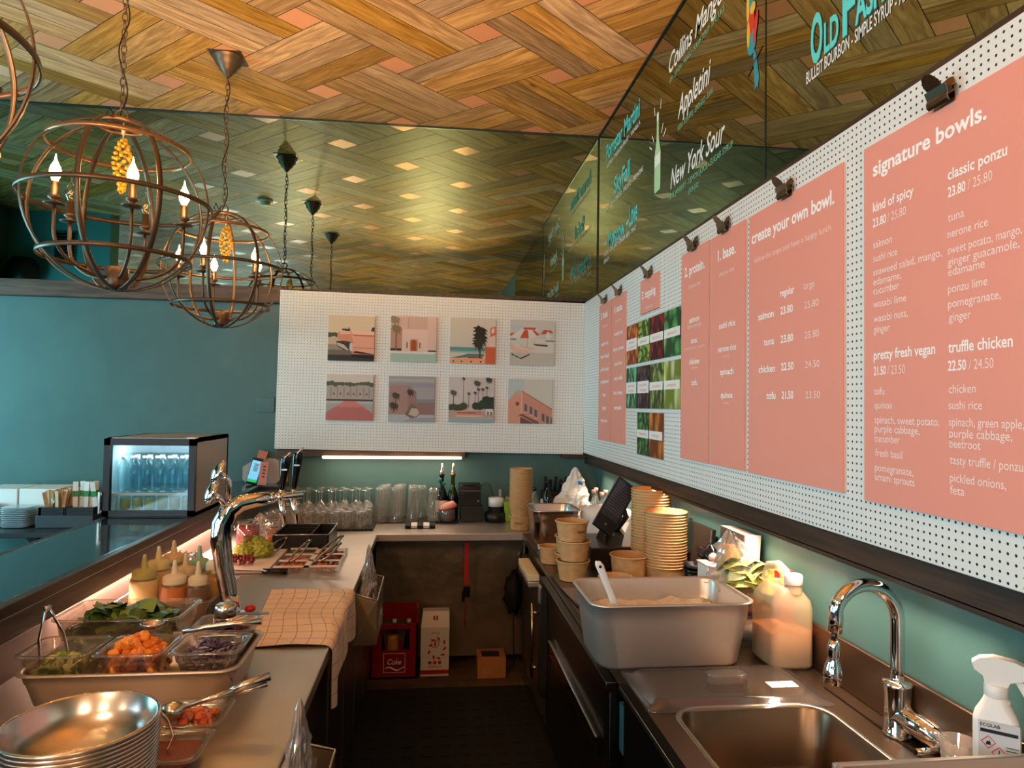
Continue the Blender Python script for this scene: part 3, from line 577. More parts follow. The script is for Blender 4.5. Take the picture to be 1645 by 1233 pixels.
ART.append(('dark palm by the sea with an orange wall', (206, 194, 176), [((94, 144, 142), R4(0, .24, .8, .36)), ((140, 172, 164), R4(0, .24, .8, .28)), ((226, 160, 120), [(0, 0), (.82, 0), (.82, .12), (.3, .16), (0, .1)]), ((90, 120, 116), [(0, .12), (.2, .16), (.4, .22), (.75, .22), (.75, .16), (.4, .14), (.2, .12)]), ((206, 96, 60), R4(.78, 0, 1, .38)), ((222, 190, 170), R4(.86, .38, 1, .6)), ((214, 110, 74), [(.88, .6), (1, .64), (1, .84), (.88, .8)]), ((236, 200, 180), [(.91, .68), (.97, .7), (.97, .8), (.91, .78)]), ((150, 70, 46), R4(.4, .12, .72, .15))]+[((40, 34, 30), EL(x, .045, .02, .018, 8)) for x in (.08, .26, .47, .68)]+palm(.66, .74, .2, (44, 38, 30), .62, (96, 60, 40))+palm(.66, .58, .21, (48, 42, 34), .02, (80, 54, 40))+palm(.62, .46, .17, (56, 48, 36), .02, (80, 54, 40))))
ART.append(('red and white beach parasols and loungers on sand', (198, 190, 180), [((176, 190, 200), R4(0, .82, .3, .9)), ((206, 198, 186), R4(0, 0, 1, .6)), ((188, 178, 164), R4(0, 0, 1, .28)), ((214, 206, 196), [(0, .62), (.3, .84), (.58, .82), (.68, .66), (.4, .58), (.2, .6)]), ((196, 84, 66), [(.22, .60), (.32, .78), (.40, .78), (.42, .60)]), ((196, 84, 66), [(.30, .84), (.58, .84), (.56, .79), (.3, .79)]), ((196, 84, 66), [(.54, .79), (.68, .68), (.6, .66), (.5, .77)]), ((196, 84, 66), [(0, .7), (.12, .72), (.04, .66), (0, .64)]), ((196, 84, 66), [(.68, .7), (.76, .8), (.92, .79), (.98, .74), (.8, .7)]), ((214, 206, 196), [(.78, .68), (.86, .77), (.94, .66), (.86, .56)]), ((120, 110, 100), R4(.385, .4, .392, .58)),
 ((80, 72, 66), [(.5, .48), (.86, .46), (.84, .42), (.58, .44)]), ((222, 178, 156), [(.5, .56), (.6, .5), (.86, .5), (.84, .47), (.56, .48)]), ((222, 176, 152), [(.16, .52), (.3, .42), (.58, .38), (.5, .34), (.26, .40)]), ((84, 74, 68), [(.04, .26), (.24, .16), (.46, .26), (.44, .22), (.26, .13), (.04, .22)]), ((224, 178, 156), [(0, .5), (.14, .36), (.46, .34), (.34, .25), (.06, .32), (0, .34)]), ((200, 194, 190), R4(.1, .2, .12, .3)), ((70, 64, 60), R4(0, .56, .14, .58)), ((70, 64, 60), R4(.8, .54, 1, .56))]))
ART.append(('pink jetty leading to a pale terrace of houses', (206, 192, 178), [((172, 156, 146), R4(0, .44, 1, .78))]+[((150, 134, 126), R4(x, .5, x+.03, .72)) for x in (.08, .22, .36, .5, .63, .78, .9)]+[((118, 104, 98), R4(x, .55, x+.04, .6)) for x in (.14, .28, .44, .56, .7, .84)]+bushes(0, 1, .79, .055, (86, 92, 72), 13, 5)+[((70, 64, 62), R4(0, .42, 1, .46)), ((160, 156, 152), R4(0, 0, 1, .42)), ((178, 172, 164), R4(0, .36, 1, .42)), ((196, 120, 108), [(.38, .42), (.62, .42), (1, .16), (1, 0), (0, 0), (0, .16)]), ((178, 104, 98), [(.2, .29), (.8, .29), (1, .16), (1, 0), (0, 0), (0, .16)])]))
ART.append(('pink walls with a woven basket and palm plants', (158, 152, 150), [((146, 142, 146), R4(0, .75, 1, .85)), ((170, 164, 160), R4(0, .88, 1, .94)), ((124, 132, 136), R4(.5, .4, 1, .5)), ((162, 126, 116), [(.02, .8), (.42, .8), (.42, .16), (.02, .16)]), ((150, 114, 106), [(.42, .8), (.6, .66), (.6, .16), (.42, .16)]), ((140, 108, 102), R4(.44, .16, 1, .43)), ((172, 170, 172), R4(0, 0, 1, .16)), ((150, 150, 154), [(.3, .0), (1, .0), (1, .1), (.5, .08)]), ((120, 96, 84), [(.36, .16), (.42, .26), (.5, .40), (.62, .32), (.7, .2), (.62, .1), (.5, .08)]), ((186, 164, 144), [(.44, .16), (.5, .3), (.62, .3), (.68, .2), (.6, .11)])]+palm(.16, .58, .12, (72, 66, 52), .2, (90, 76, 60))+palm(.12, .36, .13, (66, 60, 48), .16, (90, 76, 60))+palm(.47, .66, .10, (66, 60, 48), .1, (90, 70, 60))))
ART.append(('tall palms around a pool', (196, 182, 176), palm(.32, .97, .05, (80, 70, 62), .6, (104, 90, 80))+palm(.1, .66, .10, (88, 82, 70), .3, (104, 92, 82))+palm(.44, .64, .05, (84, 78, 68), .3, (104, 92, 82))+palm(.58, .66, .05, (78, 74, 64), .34, (104, 92, 82))+palm(.65, .74, .05, (78, 74, 64), .4, (104, 92, 82))+palm(.75, .74, .05, (78, 74, 64), .44, (104, 92, 82))+palm(.84, .78, .05, (78, 74, 64), .4, (104, 92, 82))+palm(.62, .88, .10, (74, 82, 66), .02, (84, 74, 64))+palm(.88, .96, .10, (64, 68, 56), .02, (84, 74, 64))+bushes(0, .36, .34, .09, (66, 72, 56), 5, 3)+bushes(.55, 1, .38, .11, (52, 62, 50), 5, 4)+bushes(.8, 1, .5, .09, (44, 56, 46), 3, 6)+[((182, 148, 136), R4(0, .12, 1, .25)), ((206, 122, 96), R4(.18, .17, .72, .23)), ((92, 80, 74), R4(.2, .2, .6, .215)), ((206, 196, 190), R4(.82, .16, .98, .3)), ((84, 72, 66), R4(.86, .16, .89, .24)), ((84, 72, 66), R4(.93, .16, .96, .24)), ((216, 178, 164), R4(.16, .11, .76, .15)), ((146, 162, 166), R4(0, 0, 1, .09)), ((174, 158, 150), [(0, .06), (1, .08), (1, .12), (0, .12)])]))
ART.append(('pink corner building with a row of windows', (196, 190, 178), [((176, 186, 184), R4(0, .5, .35, 1)), ((206, 146, 124), [(0, 0), (0, .5), (.2, .74), (.32, .72), (.34, 0)]), ((190, 160, 140), [(.2, .74), (.29, .7), (.16, .5)]), ((196, 136, 116), [(.3, .72), (1, .32), (1, 0), (.3, 0)]), ((160, 104, 88), [(.3, .72), (.32, .73), (1, .34), (1, .31)]), ((220, 166, 144), [(.29, .70), (.32, .70), (.32, .2), (.29, .2)]), ((116, 82, 72), [(.22, .16), (.3, .22), (.7, .04), (.7, 0), (.62, 0), (.3, .17)]), ((110, 78, 70), [(.28, 0), (.28, .15), (.6, 0)]), ((150, 66, 52), EL(.21, .44, .045, .045))]+[((88, 92, 104), [(x, y), (x+.06, y-.03), (x+.06, y-.2), (x, y-.17)]) for x, y in ((.37, .45), (.49, .39), (.6, .33), (.77, .24), (.87, .19), (.97, .15))]+[((226, 190, 172), [(x, y), (x+.06, y-.03), (x+.06, y-.05), (x, y-.02)]) for x, y in ((.37, .28), (.49, .22), (.6, .16))]))
PXY = [((-.717, 2.268), (-.39, 1.971)), ((-.297, 2.278), (.027, 1.971)), ((.109, 2.277), (.435, 1.967)), ((.527, 2.278), (.847, 1.962)), ((-.719, 1.871), (-.391, 1.567)), ((-.305, 1.867), (.024, 1.561)), ((.109, 1.871), (.428, 1.561)), ((.519, 1.866), (.839, 1.557))]
def clip01(poly):
    for ax, lim, less in ((0, 0, 0), (0, 1, 1), (1, 0, 0), (1, 1, 1)):
        out = []
        for i in range(len(poly)):
            a, b = poly[i-1], poly[i]; ia = a[ax] <= lim if less else a[ax] >= lim; ib = b[ax] <= lim if less else b[ax] >= lim
            if ia != ib:
                k = (lim-a[ax])/(b[ax]-a[ax]); out.append((a[0]+(b[0]-a[0])*k, a[1]+(b[1]-a[1])*k))
            if ib: out.append(b)
        poly = out
        if len(poly) < 3: return None
    return poly
for (lb, bgc, shapes), (a, b) in zip(ART, PXY):
    cx, cz = (a[0]+b[0])/2, (a[1]+b[1])/2; s = ((b[0]-a[0])+(a[1]-b[1]))/2/2*.985
    t = thing('square_print', 'square photo print of '+lb, 'print', (cx, 4.744, cz), 0, 'photo prints on the rear pegboard')
    ms = [cmat(bgc)]; mb = MB(); mb.box((-s, -.005, -s), (s, .0035, s))
    part(t, 'backing', mb, cmat(bgc)); mb = MB(); ms = []
    for k, (c_, poly) in enumerate(shapes):
        poly = clip01(poly)
        if not poly: continue
        nm = cmat(c_)
        if nm not in ms: ms.append(nm)
        mb.m = ms.index(nm); mb.poly([(-s+2*s*x, -.0055-.00008*k, -s+2*s*y) for x, y in poly])
    part(t, 'photo', mb, ms); t.rotation_euler = (0, math.radians(.3), 0)
# ------------------------------------------------------------------ globe chandeliers
mat('bulb_lit', (255, 220, 170), .3, emis=(255, 196, 120), es=45); clear('bulb_glass', (250, 244, 232), .08, .03); mat('filament', (255, 170, 60), .4, emis=(255, 150, 50), es=1.5)
mat('iron_warm', (150, 112, 80), .34, .8); mat('bead', (214, 158, 40), .4); mat('brass', (150, 110, 60), .3, 1)
def globe_lamp(x, y, a0, lit, label, lamp_w, strand):
    R = .325; zc = 2.42
    t = thing('globe_chandelier', label, 'chandelier', (x, y, zc), 0, 'globe chandeliers over the bar')
    # canopy on the ceiling with its hook plate
    c = MB().lathe([(0, ZC-zc), (.085, ZC-zc), (.085, ZC-zc-.008), (.07, ZC-zc-.02), (.066, ZC-zc-.045), (.05, ZC-zc-.06), (.046, ZC-zc-.075), (.03, ZC-zc-.09), (.012, ZC-zc-.115), (0, ZC-zc-.12)], n=24)
    c.box((-.09, -.09, ZC-zc-.004), (.09, .09, ZC-zc-.0005)); part(t, 'canopy', c, 'iron')
    # chain of alternating oval links, with the flex twisted along it
    z1 = ZC-zc-.125; z0 = R+.045; n = int((z1-z0)/.031); mb = MB()
    for i in range(n):
        z = z0+(i+.5)*(z1-z0)/n; pts = []
        for k in range(12):
            a = 2*PI*k/12; u = .0095*math.cos(a); v = .021*math.sin(a)
            pts.append((u, 0, z+v) if i % 2 else (0, u, z+v))
        mb.tube(pts, .0023, 5, True)
    part(t, 'chain', mb, 'iron')
    pts = [(.013*math.sin(k*.5)+(.03 if k > 26 else 0)*0, .012*math.cos(k*.43), z1+(z0-.05-z1)*k/34) for k in range(35)]
    pts += [(-.05, .01, R+.06), (-.055, .0, R+.03), (-.03, 0, R+.0)]
    part(t, 'flex', MB().tube(pts, .0028, 5), 'black')
    mb = MB()
    for k in range(2):
        pts = [(.022*math.cos(a), 0, R+.025+.022*math.sin(a)) for a in [2*PI*i/16 for i in range(16)]]
    mb.tube(pts, .005, 6, True); part(t, 'hanging_loop', mb, 'iron')
    # four full meridian hoops: flat bands
    for k in range(4):
        a = a0+PI*k/4-.26; ca, sa = math.cos(a), math.sin(a); N_ = 56
        pts = [(R*math.cos(2*PI*i/N_)*ca, R*math.cos(2*PI*i/N_)*sa, R*math.sin(2*PI*i/N_)) for i in range(N_)]
        tn = Vector((-sa, ca, 0)); mb = MB()
        mb.band(pts, lambda i: tn, .018, lambda i, p=pts: Vector(p[i]).normalized(), .004, True); part(t, 'meridian_hoop', mb, 'iron')
    for la in (42, 2, -38):
        l = math.radians(la); rr = (R+.004)*math.cos(l); z = (R+.004)*math.sin(l); N_ = 64
        pts = [(rr*math.cos(2*PI*i/N_), rr*math.sin(2*PI*i/N_), z) for i in range(N_)]; mb = MB()
        mb.band(pts, lambda i: Vector((0, 0, 1)), .017, lambda i, p=pts: Vector((p[i][0], p[i][1], 0)).normalized(), .004, True); part(t, 'horizontal_hoop', mb, 'iron_warm' if la == 42 else 'iron')
    pts = [(.085*math.cos(2*PI*i/32), .085*math.sin(2*PI*i/32), R*.955) for i in range(32)]
    part(t, 'crown_ring', MB().band(pts, lambda i: Vector((0, 0, 1)), .014, lambda i, p=pts: Vector((p[i][0], p[i][1], 0)).normalized(), .004, True), 'iron_warm')
    part(t, 'hub', MB().lathe([(0, -R+.005), (.036, -R+.005), (.042, -R+.02), (.042, -R+.085), (.034, -R+.09), (0, -R+.09)], n=24), 'iron')
    for i in range(5):
        a = a0+2*PI*i/5; d = Vector((math.cos(a), math.sin(a), 0)); r_ = .225; zt = -.055
        pts = []
        for k in range(15):
            q = k/14; pts.append(tuple(d*(.03+(r_-.03)*min(1, math.sin(min(1, q*1.25)*PI/2)))+Vector((0, 0, -R+.045+(zt+R-.045)*(q**1.9)))))
        arm = part(t, 'candle_arm', MB().tube(pts, .0065, 8), 'iron')
        p = d*r_
        c = MB(); c.lathe([(0, zt), (.034, zt+.004), (.036, zt+.008), (.012, zt+.010), (.012, zt+.022), (.021, zt+.026), (.021, zt+.034), (.013, zt+.038), (.013, zt+.085), (0, zt+.085)], (p.x, p.y, 0), 16)
        part(arm, 'socket', c, 'iron')
        zb = zt+.085; prof = [(.009, zb), (.011, zb+.008), (.018, zb+.022), (.0195, zb+.034), (.016, zb+.052), (.009, zb+.066), (.004, zb+.078), (.0015, zb+.096), (0, zb+.1)]
        on = lit[i]
        part(arm, 'bulb', MB().lathe(prof, (p.x, p.y, 0), 16), 'bulb_lit' if on else 'bulb_glass', 'lit flame bulb' if on else 'unlit clear flame bulb')
        if not on:
            part(arm, 'filament', MB().tube([(p.x+.006*math.cos(k*1.3), p.y+.006*math.sin(k*1.3), zb+.01+k*.0035) for k in range(10)], .0012, 5), 'filament')
        else: plight('bulb_light', (x+p.x, y+p.y, zc+zb+.035), lamp_w, WARM, .022)
    if strand:
        b = thing('bead_strand', 'yellow bead strand hanging inside the '+strand, 'ornament', (x+.03, y-.05, zc+R*.93), 0, 'bead strands in the chandeliers')
        part(b, 'thread', MB().tube([(0, 0, .0), (0, 0, -.06)], .0025, 5).blob((0, 0, -.035), (.008, .008, .015), 0, 1), 'cream')
        mb = MB()
        for k in range(70):
            q = k/70; a = k*2.4; rr = .008+.022*math.sin(min(1, q*1.15)*PI)
            mb.blob((rr*math.cos(a), rr*math.sin(a), -.065-.20*q), .0085, .1, 1, k)
        part(b, 'beads', mb, 'bead', None, 'stuff')
    return t
D2R = PI/180
globe_lamp(-1.205, 2.76, 16*D2R, [1, 0, 0, 1, 1], 'globe chandelier with two unlit bulbs, hanging second along the bar', 11, 'chandelier with unlit bulbs')
globe_lamp(-1.195, 4.03, -26*D2R, [1, 1, 1, 1, 1], 'globe chandelier hanging close to the far teal wall', 10.5, 'chandelier by the far wall')
globe_lamp(-1.20, 1.52, 30*D2R, [1, 1, 0, 1, 1], 'globe chandelier cut by the edge of the view', 11, None)
# ------------------------------------------------------------------ bar
t = thing('bar_counter', 'raised bar counter with a dark glossy top', 'bar counter', (-1.33, 2.7, 0))
mat('bar_top', (26, 44, 50), .12, coat=.3); mat('bar_edge', (52, 44, 40), .3)
part(t, 'bar_top', MB().box((-1.46, .4, 1.116), (-1.12, 4.835, 1.14), .003).box((-1.12, 4.56, 1.116), (-.96, 4.835, 1.14), .003), 'bar_top', 'dark glossy top', None, True)
part(t, 'edge_strip', MB().box((-1.12, .4, 1.105), (-1.09, 4.56, 1.1415), .004), 'bar_edge', None, None, True)
part(t, 'edge_strip', MB().box((-1.49, .4, 1.105), (-1.46, 4.835, 1.1415), .004), 'bar_edge', None, None, True)
part(t, 'fascia', MB().box((-1.12, .4, 1.038), (-1.095, 4.56, 1.105), .003).box((-1.12, 4.56, 1.043), (-.97, 4.585, 1.116)), 'dark_wood', 'dark timber fascia', None, True)
part(t, 'led_strip', MB().box((-1.148, 2.3, 1.0395), (-1.122, 4.05, 1.0415)), 'amber_led', 'glowing strip under the bar top', None, True)
mat('panel_bar', (126, 106, 94), .45, .3)
part(t, 'front_panel', MB().box((-1.45, .4, 0), (-1.41, 4.835, 1.116)), 'black_matt', None, None, True)
mb = MB().box((-1.19, .4, .0), (-1.156, 4.835, 1.105)); part(t, 'back_panel', mb, 'panel_bar', None, None, True)
mat('panel_steel', (150, 128, 104), .38, .8); bump('panel_steel', 2.2, .5, .05)
mat('steel_sink', (118, 97, 78), .3, .95); bump('steel_sink', 5, 0, rvar=.06)
# ------------------------------------------------------------------ worktops
def worktop(name, label, a, b, lip=None, front=None):
    t = thing(name, label, 'worktop', ((a[0]+b[0])/2, (a[1]+b[1])/2, a[2])); part(t, 'top', MB().box(a, b, .004), 'steel_worktop', None, None, True); return t
wl = worktop('worktop', 'steel worktop along the bar', (-1.155, .5, .862), (-.312, 4.20, .9))
wb = worktop('worktop', 'steel worktop against the far wall holding the glasses', (-1.155, 4.203, .862), (1.172, 4.832, .9))
t = thing('worktop', 'steel worktop with a sink under the menu boards', 'worktop', (.87, 2.3, .862)); wr = t
# sink worktop: pieces around the basin opening
BX0, BX1, BY0, BY1 = .635, 1.035, 1.26, 1.745
mb = MB()
hole = rrect((BX1-BX0)/2, (BY1-BY0)/2, .075, 0, ((BX0+BX1)/2, (BY0+BY1)/2), 6)
def ring(z, out, inn): 
    o_ = [mb.mk((x, y, z)) for x, y in out]; i_ = [mb.mk((p[0], p[1], z)) for p in inn]
    n = len(i_)
    return o_, i_
def plate_with_hole(mb, x0, y0, x1, y1, z, inn):
    """flat plate with a rounded hole: fan from the corners to the hole loop"""
    n = len(inn); q = n//4; cs = [(x1, y1), (x0, y1), (x0, y0), (x1, y0)]
    iv = [mb.mk((p[0], p[1], z)) for p in inn]; cv = [mb.mk((*c, z)) for c in cs]
    for k in range(4):
        for i in range(q-1): mb.f([cv[k], iv[k*q+i], iv[k*q+i+1]][::-1], False)
        mb.f([cv[k], iv[k*q+q-1], iv[(k*q+q) % n], cv[(k+1) % 4]][::-1], False)
    return iv
plate_with_hole(mb, .563, 1.23, 1.10, 1.84, .9, hole)
mb.box((.563, 1.84, .862), (1.172, 4.197, .9), .0); mb.box((.563, .5, .862), (1.172, 1.23, .9))
mb.box((1.10, 1.23, .862), (1.172, 1.84, .9)); mb.box((.563, 1.23, .862), (.58, 1.84, .8995))
part(t, 'top', mb, 'steel_sink', None, None, True)
mb = MB(); lv = []
for z, ins, r in ((.9, 0, .075), (.894, .006, .07), (.75, .012, .065), (.712, .03, .055), (.705, .06, .04)):
    lv.append(rrect((BX1-BX0)/2-ins, (BY1-BY0)/2-ins, r, z, ((BX0+BX1)/2, (BY0+BY1)/2), 6))
SK = thing('sink', 'brushed steel sink set into the worktop under the tap', 'sink', ((BX0+BX1)/2, (BY0+BY1)/2, .705)); mb.loft(lv, False, True); part(SK, 'basin', mb, 'steel_sink', None, None, True)
mb = MB(); mb.cyl((.84, 1.5, .7055), (.84, 1.5, .708), .045); mb.cyl((.84, 1.5, .7075), (.84, 1.5, .7085), .02); part(SK, 'drain', mb, 'steel', None, None, True)
mb = MB(); mb.loft([[(x, y, .9+.0035*k) for x, y, _ in rrect((BX1-BX0)/2+.012-.004*k, (BY1-BY0)/2+.012-.004*k, .08, 0, ((BX0+BX1)/2, (BY0+BY1)/2), 6)] for k in (0, 1)]+[[(x, y, .9) for x, y, _ in hole]], False, False); part(SK, 'rim', mb, 'steel', None, None, True)
t = thing('splashback', 'low steel splashback along the wall behind the tap', 'splashback', (1.166, 1.8, .9)); part(t, 'upstand', MB().box((1.160, .5, .9005), (1.175, 3.2, 1.035), .003), 'steel_sink', None, None, True)
part(wr, 'fold_line', MB().box((1.108, 1.26, .9), (1.114, 1.84, .9022)), 'steel_dark', None, None, True)
part(wb, 'splash_panel', MB().box((-.34, 4.52, .05), (.62, 4.535, .862)), 'panel_steel', 'dull steel panel under the top', None, True)
part(wb, 'front_edge', MB().box((-.36, 4.186, .856), (.57, 4.203, .9005), .004), 'steel_brushed', None, None, True)
# ------------------------------------------------------------------ base units, bar side (doors face the aisle)
mat('cabinet_dark', (58, 46, 38), .35, .6); mat('cabinet_grey', (74, 66, 58), .4, .5)
for i, (y0, y1, who) in enumerate(((3.3, 4.15, 'nearest the far wall'), (2.45, 3.28, 'behind the wall-side waste bin'), (1.6, 2.43, 'under the tea towel'), (.6, 1.58, 'next to the front waste bin'))):
    t = thing('base_cabinet', 'dark steel base cabinet under the bar worktop, '+who, 'cabinet', (-.75, (y0+y1)/2, 0), 0, 'base cabinets under the bar worktop')
    part(t, 'body', MB().box((-1.14, y0, .1), (-.36, y1, .858)), 'cabinet_dark', None, None, True)
    ym = (y0+y1)/2
    for a, b in ((y0, ym), (ym, y1)):
        d = part(t, 'door', MB().box((-.358, a+.006, .12), (-.335, b-.006, .82), .003), 'cabinet_dark', None, None, True)
        part(d, 'edge_trim', MB().box((-.337, b-.012, .12), (-.331, b-.006, .82)), 'steel', None, None, True)
    part(t, 'plinth', MB().box((-1.1, y0, 0), (-.42, y1, .1)), 'black_matt', None, None, True)
# waste bins of bent steel hung on the worktop edge, with crumpled clear bags
def bag_mesh(c, w, d, h, seed, top, n=22, m=14):
    """crumpled plastic film: spindle rising to a pinched tip"""
    q = random.Random(seed); mb = MB(); secs = []
    for j in range(m+1):
        k = j/m; z = c[2]+h*k; prof = (1-k)**.75*.95+.05 if k > .15 else .8+.2*k/.15
        row = []
        for i in range(n):
            a = 2*PI*i/n; nz = 1+.55*noise.noise(Vector((math.cos(a)*2.6+seed, math.sin(a)*2.6, k*6)))+.34*noise.noise(Vector((math.cos(a)*7, math.sin(a)*7+seed, k*14)))
            row.append((c[0]+top[0]*k*k+w*prof*nz*math.cos(a), c[1]+top[1]*k*k+d*prof*nz*math.sin(a), z))
        secs.append(row)
    mb.loft(secs, True, True, False); return mb
mat('bag_blue', (96, 120, 170), .4)
def waste_bin(y0, y1, z0, z1, who, tint):
    t = thing('waste_bin', 'bent steel waste chute hung on the bar worktop, '+who, 'bin', (-.25, (y0+y1)/2, z0), 0, 'steel waste chutes on the worktop edge')
    mb = MB(); x0, x1 = -.310, -.212
    A = [(x0, y0, z0), (x1, y0, z0), (x1, y1, z0), (x0, y1, z0)]; B = [(x0, y0+.02, z1+.025), (x1, y0, z1), (x1, y1, z1), (x0, y1, z1+.025)]
    for i, k in ((0, 1), (1, 2), (2, 3)): mb.poly([A[i], A[k], B[k], B[i]])
    mb.poly(A[::-1]); part(t, 'chute', mb, 'panel_steel', None, None, True)
    part(t, 'rim', MB().tube(B, .0035, 6), 'steel', None, None, True)
    yc = (y0+y1)/2
    t2 = thing('plastic_bag', 'crumpled clear plastic bag standing out of the waste chute, '+who, 'bag', (-.262, yc, z0), 0, 'clear bags in the waste chutes')
    part(t2, 'film', bag_mesh((-.262, yc, z0+.01), .05, (y1-y0)*.46, 1.035-z0, int(y0*10), (-.008, .04), 30, 24), 'plastic_bag', None, None, True)
    part(t2, 'hang_tab', MB().loft([[(-.268+.012*math.cos(a), yc+.03+.016*math.sin(a), z) for a in [2*PI*i/8 for i in range(8)]] for z in (.955, .985)]), 'bag_blue', 'blue tab', None, True)
waste_bin(2.92, 3.32, .68, .862, 'toward the far wall', False)
waste_bin(1.30, 1.68, .66, .862, 'closest to the stacked bowls', True)
# ------------------------------------------------------------------ base units, wall side
t = thing('base_cabinet', 'steel base cabinet with a bar handle under the rice cooker', 'cabinet', (.86, 3.75, 0))
part(t, 'body', MB().box((.60, 3.32, .1), (1.165, 4.17, .858)), 'cabinet_grey', None, None, True)
d = part(t, 'door', MB().box((.572, 3.46, .12), (.598, 4.16, .78), .003), 'cabinet_grey', None, None, True)
h = MB().cyl((.535, 3.55, .28), (.535, 3.55, .66), .008, n=12)
for z in (.33, .61): h.cyl((.535, 3.55, z), (.575, 3.55, z), .009, n=10)
part(d, 'handle', h, 'steel', 'bright bar handle', None, True)
part(d, 'lock', MB().cyl((.568, 3.6, .74), (.574, 3.6, .74), .012, n=12), 'steel', None, None, True)
part(t, 'plinth', MB().box((.66, 3.32, 0), (1.16, 4.17, .1)), 'black_matt', None, None, True)
t = thing('pull_out_box', 'small steel pull-out box on the cabinet front carrying a cream cutting block', 'box', (.57, 3.6, .74))
part(t, 'body', MB().box((.545, 3.385, .70), (.60, 3.44, .79), .003).box((.5, 3.46, .765), (.571, 3.86, .79), .003), 'steel_brushed', None, None, True)
t = thing('cutting_block', 'cream cutting block lying beside the stacked kraft bowls', 'cutting board', (.53, 3.6, .79)); part(t, 'block', MB().box((.497, 3.47, .791), (.558, 3.85, .825), .004), 'cream', None, None, True)
t = thing('undercounter_dishwasher', 'dark undercounter dishwasher with a slot handle and black towel', 'dishwasher', (.85, 2.7, 0))
part(t, 'body', MB().box((.60, 2.08, .1), (1.165, 3.31, .858)), 'black_gloss', None, None, True)
d = part(t, 'door', MB().box((.560, 2.14, .14), (.599, 3.24, .80), .004), 'steel_dark', None, None, True)
part(d, 'handle', MB().box((.545, 2.2, .60), (.562, 3.1, .616), .003).box((.549, 2.2, .555), (.561, 3.1, .60)), 'black_gloss', None, None, True)
part(d, 'handle_edge', MB().box((.541, 2.2, .612), (.55, 3.1, .62), .002), 'steel', None, None, True)
part(t, 'top_rail', MB().box((.53, 2.03, .825), (.6, 3.3, .859), .004), 'steel_dark', None, None, True)
part(t, 'side_post', MB().box((.548, 2.05, .05), (.6, 2.12, .82), .003), 'steel_dark', None, None, True)
part(t, 'plinth', MB().box((.66, 2.1, 0), (1.16, 3.3, .1)), 'black_matt', None, None, True)
t = thing('hand_towel', 'black hand towel draped over the dishwasher end', 'towel', (.55, 3.28, .4))
mb = MB(); secs = []
for k in range(9):
    z = .80-.5*k/8; secs.append([(.545+.012*math.sin(i*1.3+k*.3)+(.0 if i < 8 else .012), 3.25+.075*(i if i < 8 else 15-i)/7, z) for i in range(16)])
mb.loft(secs); part(t, 'cloth', mb, 'black_matt', None, None, True)
t = thing('base_cabinet', 'glossy black base cabinet under the sink with a blue label', 'cabinet', (.85, 1.3, 0))
part(t, 'body', MB().box((.60, .55, .1), (1.165, 2.02, .70)), 'black_matt', None, None, True)
d = part(t, 'door', MB().box((.575, .6, .12), (.598, 1.99, .845), .003), 'black_gloss', None, None, True)
part(d, 'edge_trim', MB().box((.562, .6, .846), (.58, 2.0, .861), .002), 'steel', None, None, True)
part(t, 'name_strip', MB().box((.574, 1.99, .66), (.5985, 2.03, .80)), 'teal_dark', 'blue label', None, True)
part(t, 'plinth', MB().box((.66, .55, 0), (1.16, 2.0, .1)), 'black_matt', None, None, True)
# ------------------------------------------------------------------ floor mat
t = thing('rubber_mat', 'black ribbed rubber mat on the floor between the counters', 'mat', (.12, 2.4, 0))
mb = MB(); mb.box((-.40, .2, .0), (.62, 4.12, .012))
for i in range(40):
    for j in range(11): mb.box((-.38+j*.09, .25+i*.096, .012), (-.33+j*.09, .30+i*.096, .016))
part(t, 'mat', mb, 'rubber', None, None, True)
# ------------------------------------------------------------------ things under the far worktop
t = thing('bottle_crate', 'red plastic bottle crate under the far worktop', 'crate', (-.205, 4.40, 0))
def crate(t):
    x0, x1, y0, y1, h = -.145, .145, -.10, .10, .41
    mb = MB()
    def frame(pts, th):  # front and back with a window
        pass
    for y in (y0, y1-.012):
        mb.box((x0, y, 0), (x1, y+.012, .17)).box((x0, y, .30), (x1, y+.012, .33)).box((x0, y, .17), (x0+.07, y+.012, .30)).box((x1-.05, y, .17), (x1, y+.012, .30))
        if y > 0: mb.box((x0, y, .33), (x1, y+.012, h))
    for x in (x0, x1-.012): mb.box((x, y0, 0), (x+.012, y1, .34)).box((x, y0+.06, .34), (x+.012, y1, h))
    mb.box((x0, y0, 0), (x1, y1, .012)); part(t, 'shell', mb, 'red_plastic')
    mb = MB(); mb.text('Coke', MF(-.038, y0-.0012, .088), .085, .034, .01, .3); 
    mb.poly([(-.05+.115*k/10, y0-.0012, .066+.010*math.sin(k*.75)) for k in range(11)]+[(-.05+.115*k/10, y0-.0012, .058+.010*math.sin(k*.75+.25)) for k in range(10, -1, -1)])
    part(t, 'lettering', mb, 'letter_white')
    mb = MB()
    for a, b in (((-.062, .038), (.07, .041)), ((-.062, .152), (.07, .155)), ((-.062, .038), (-.059, .155)), ((.067, .038), (.07, .155))): mb.box((a[0], y0-.0012, a[1]), (b[0], y0+.002, b[1]))
    part(t, 'logo_frame', mb, 'letter_soft')
crate(t)
mat('cola', (34, 16, 10), .1); mat('cap_gold', (190, 130, 60), .4)
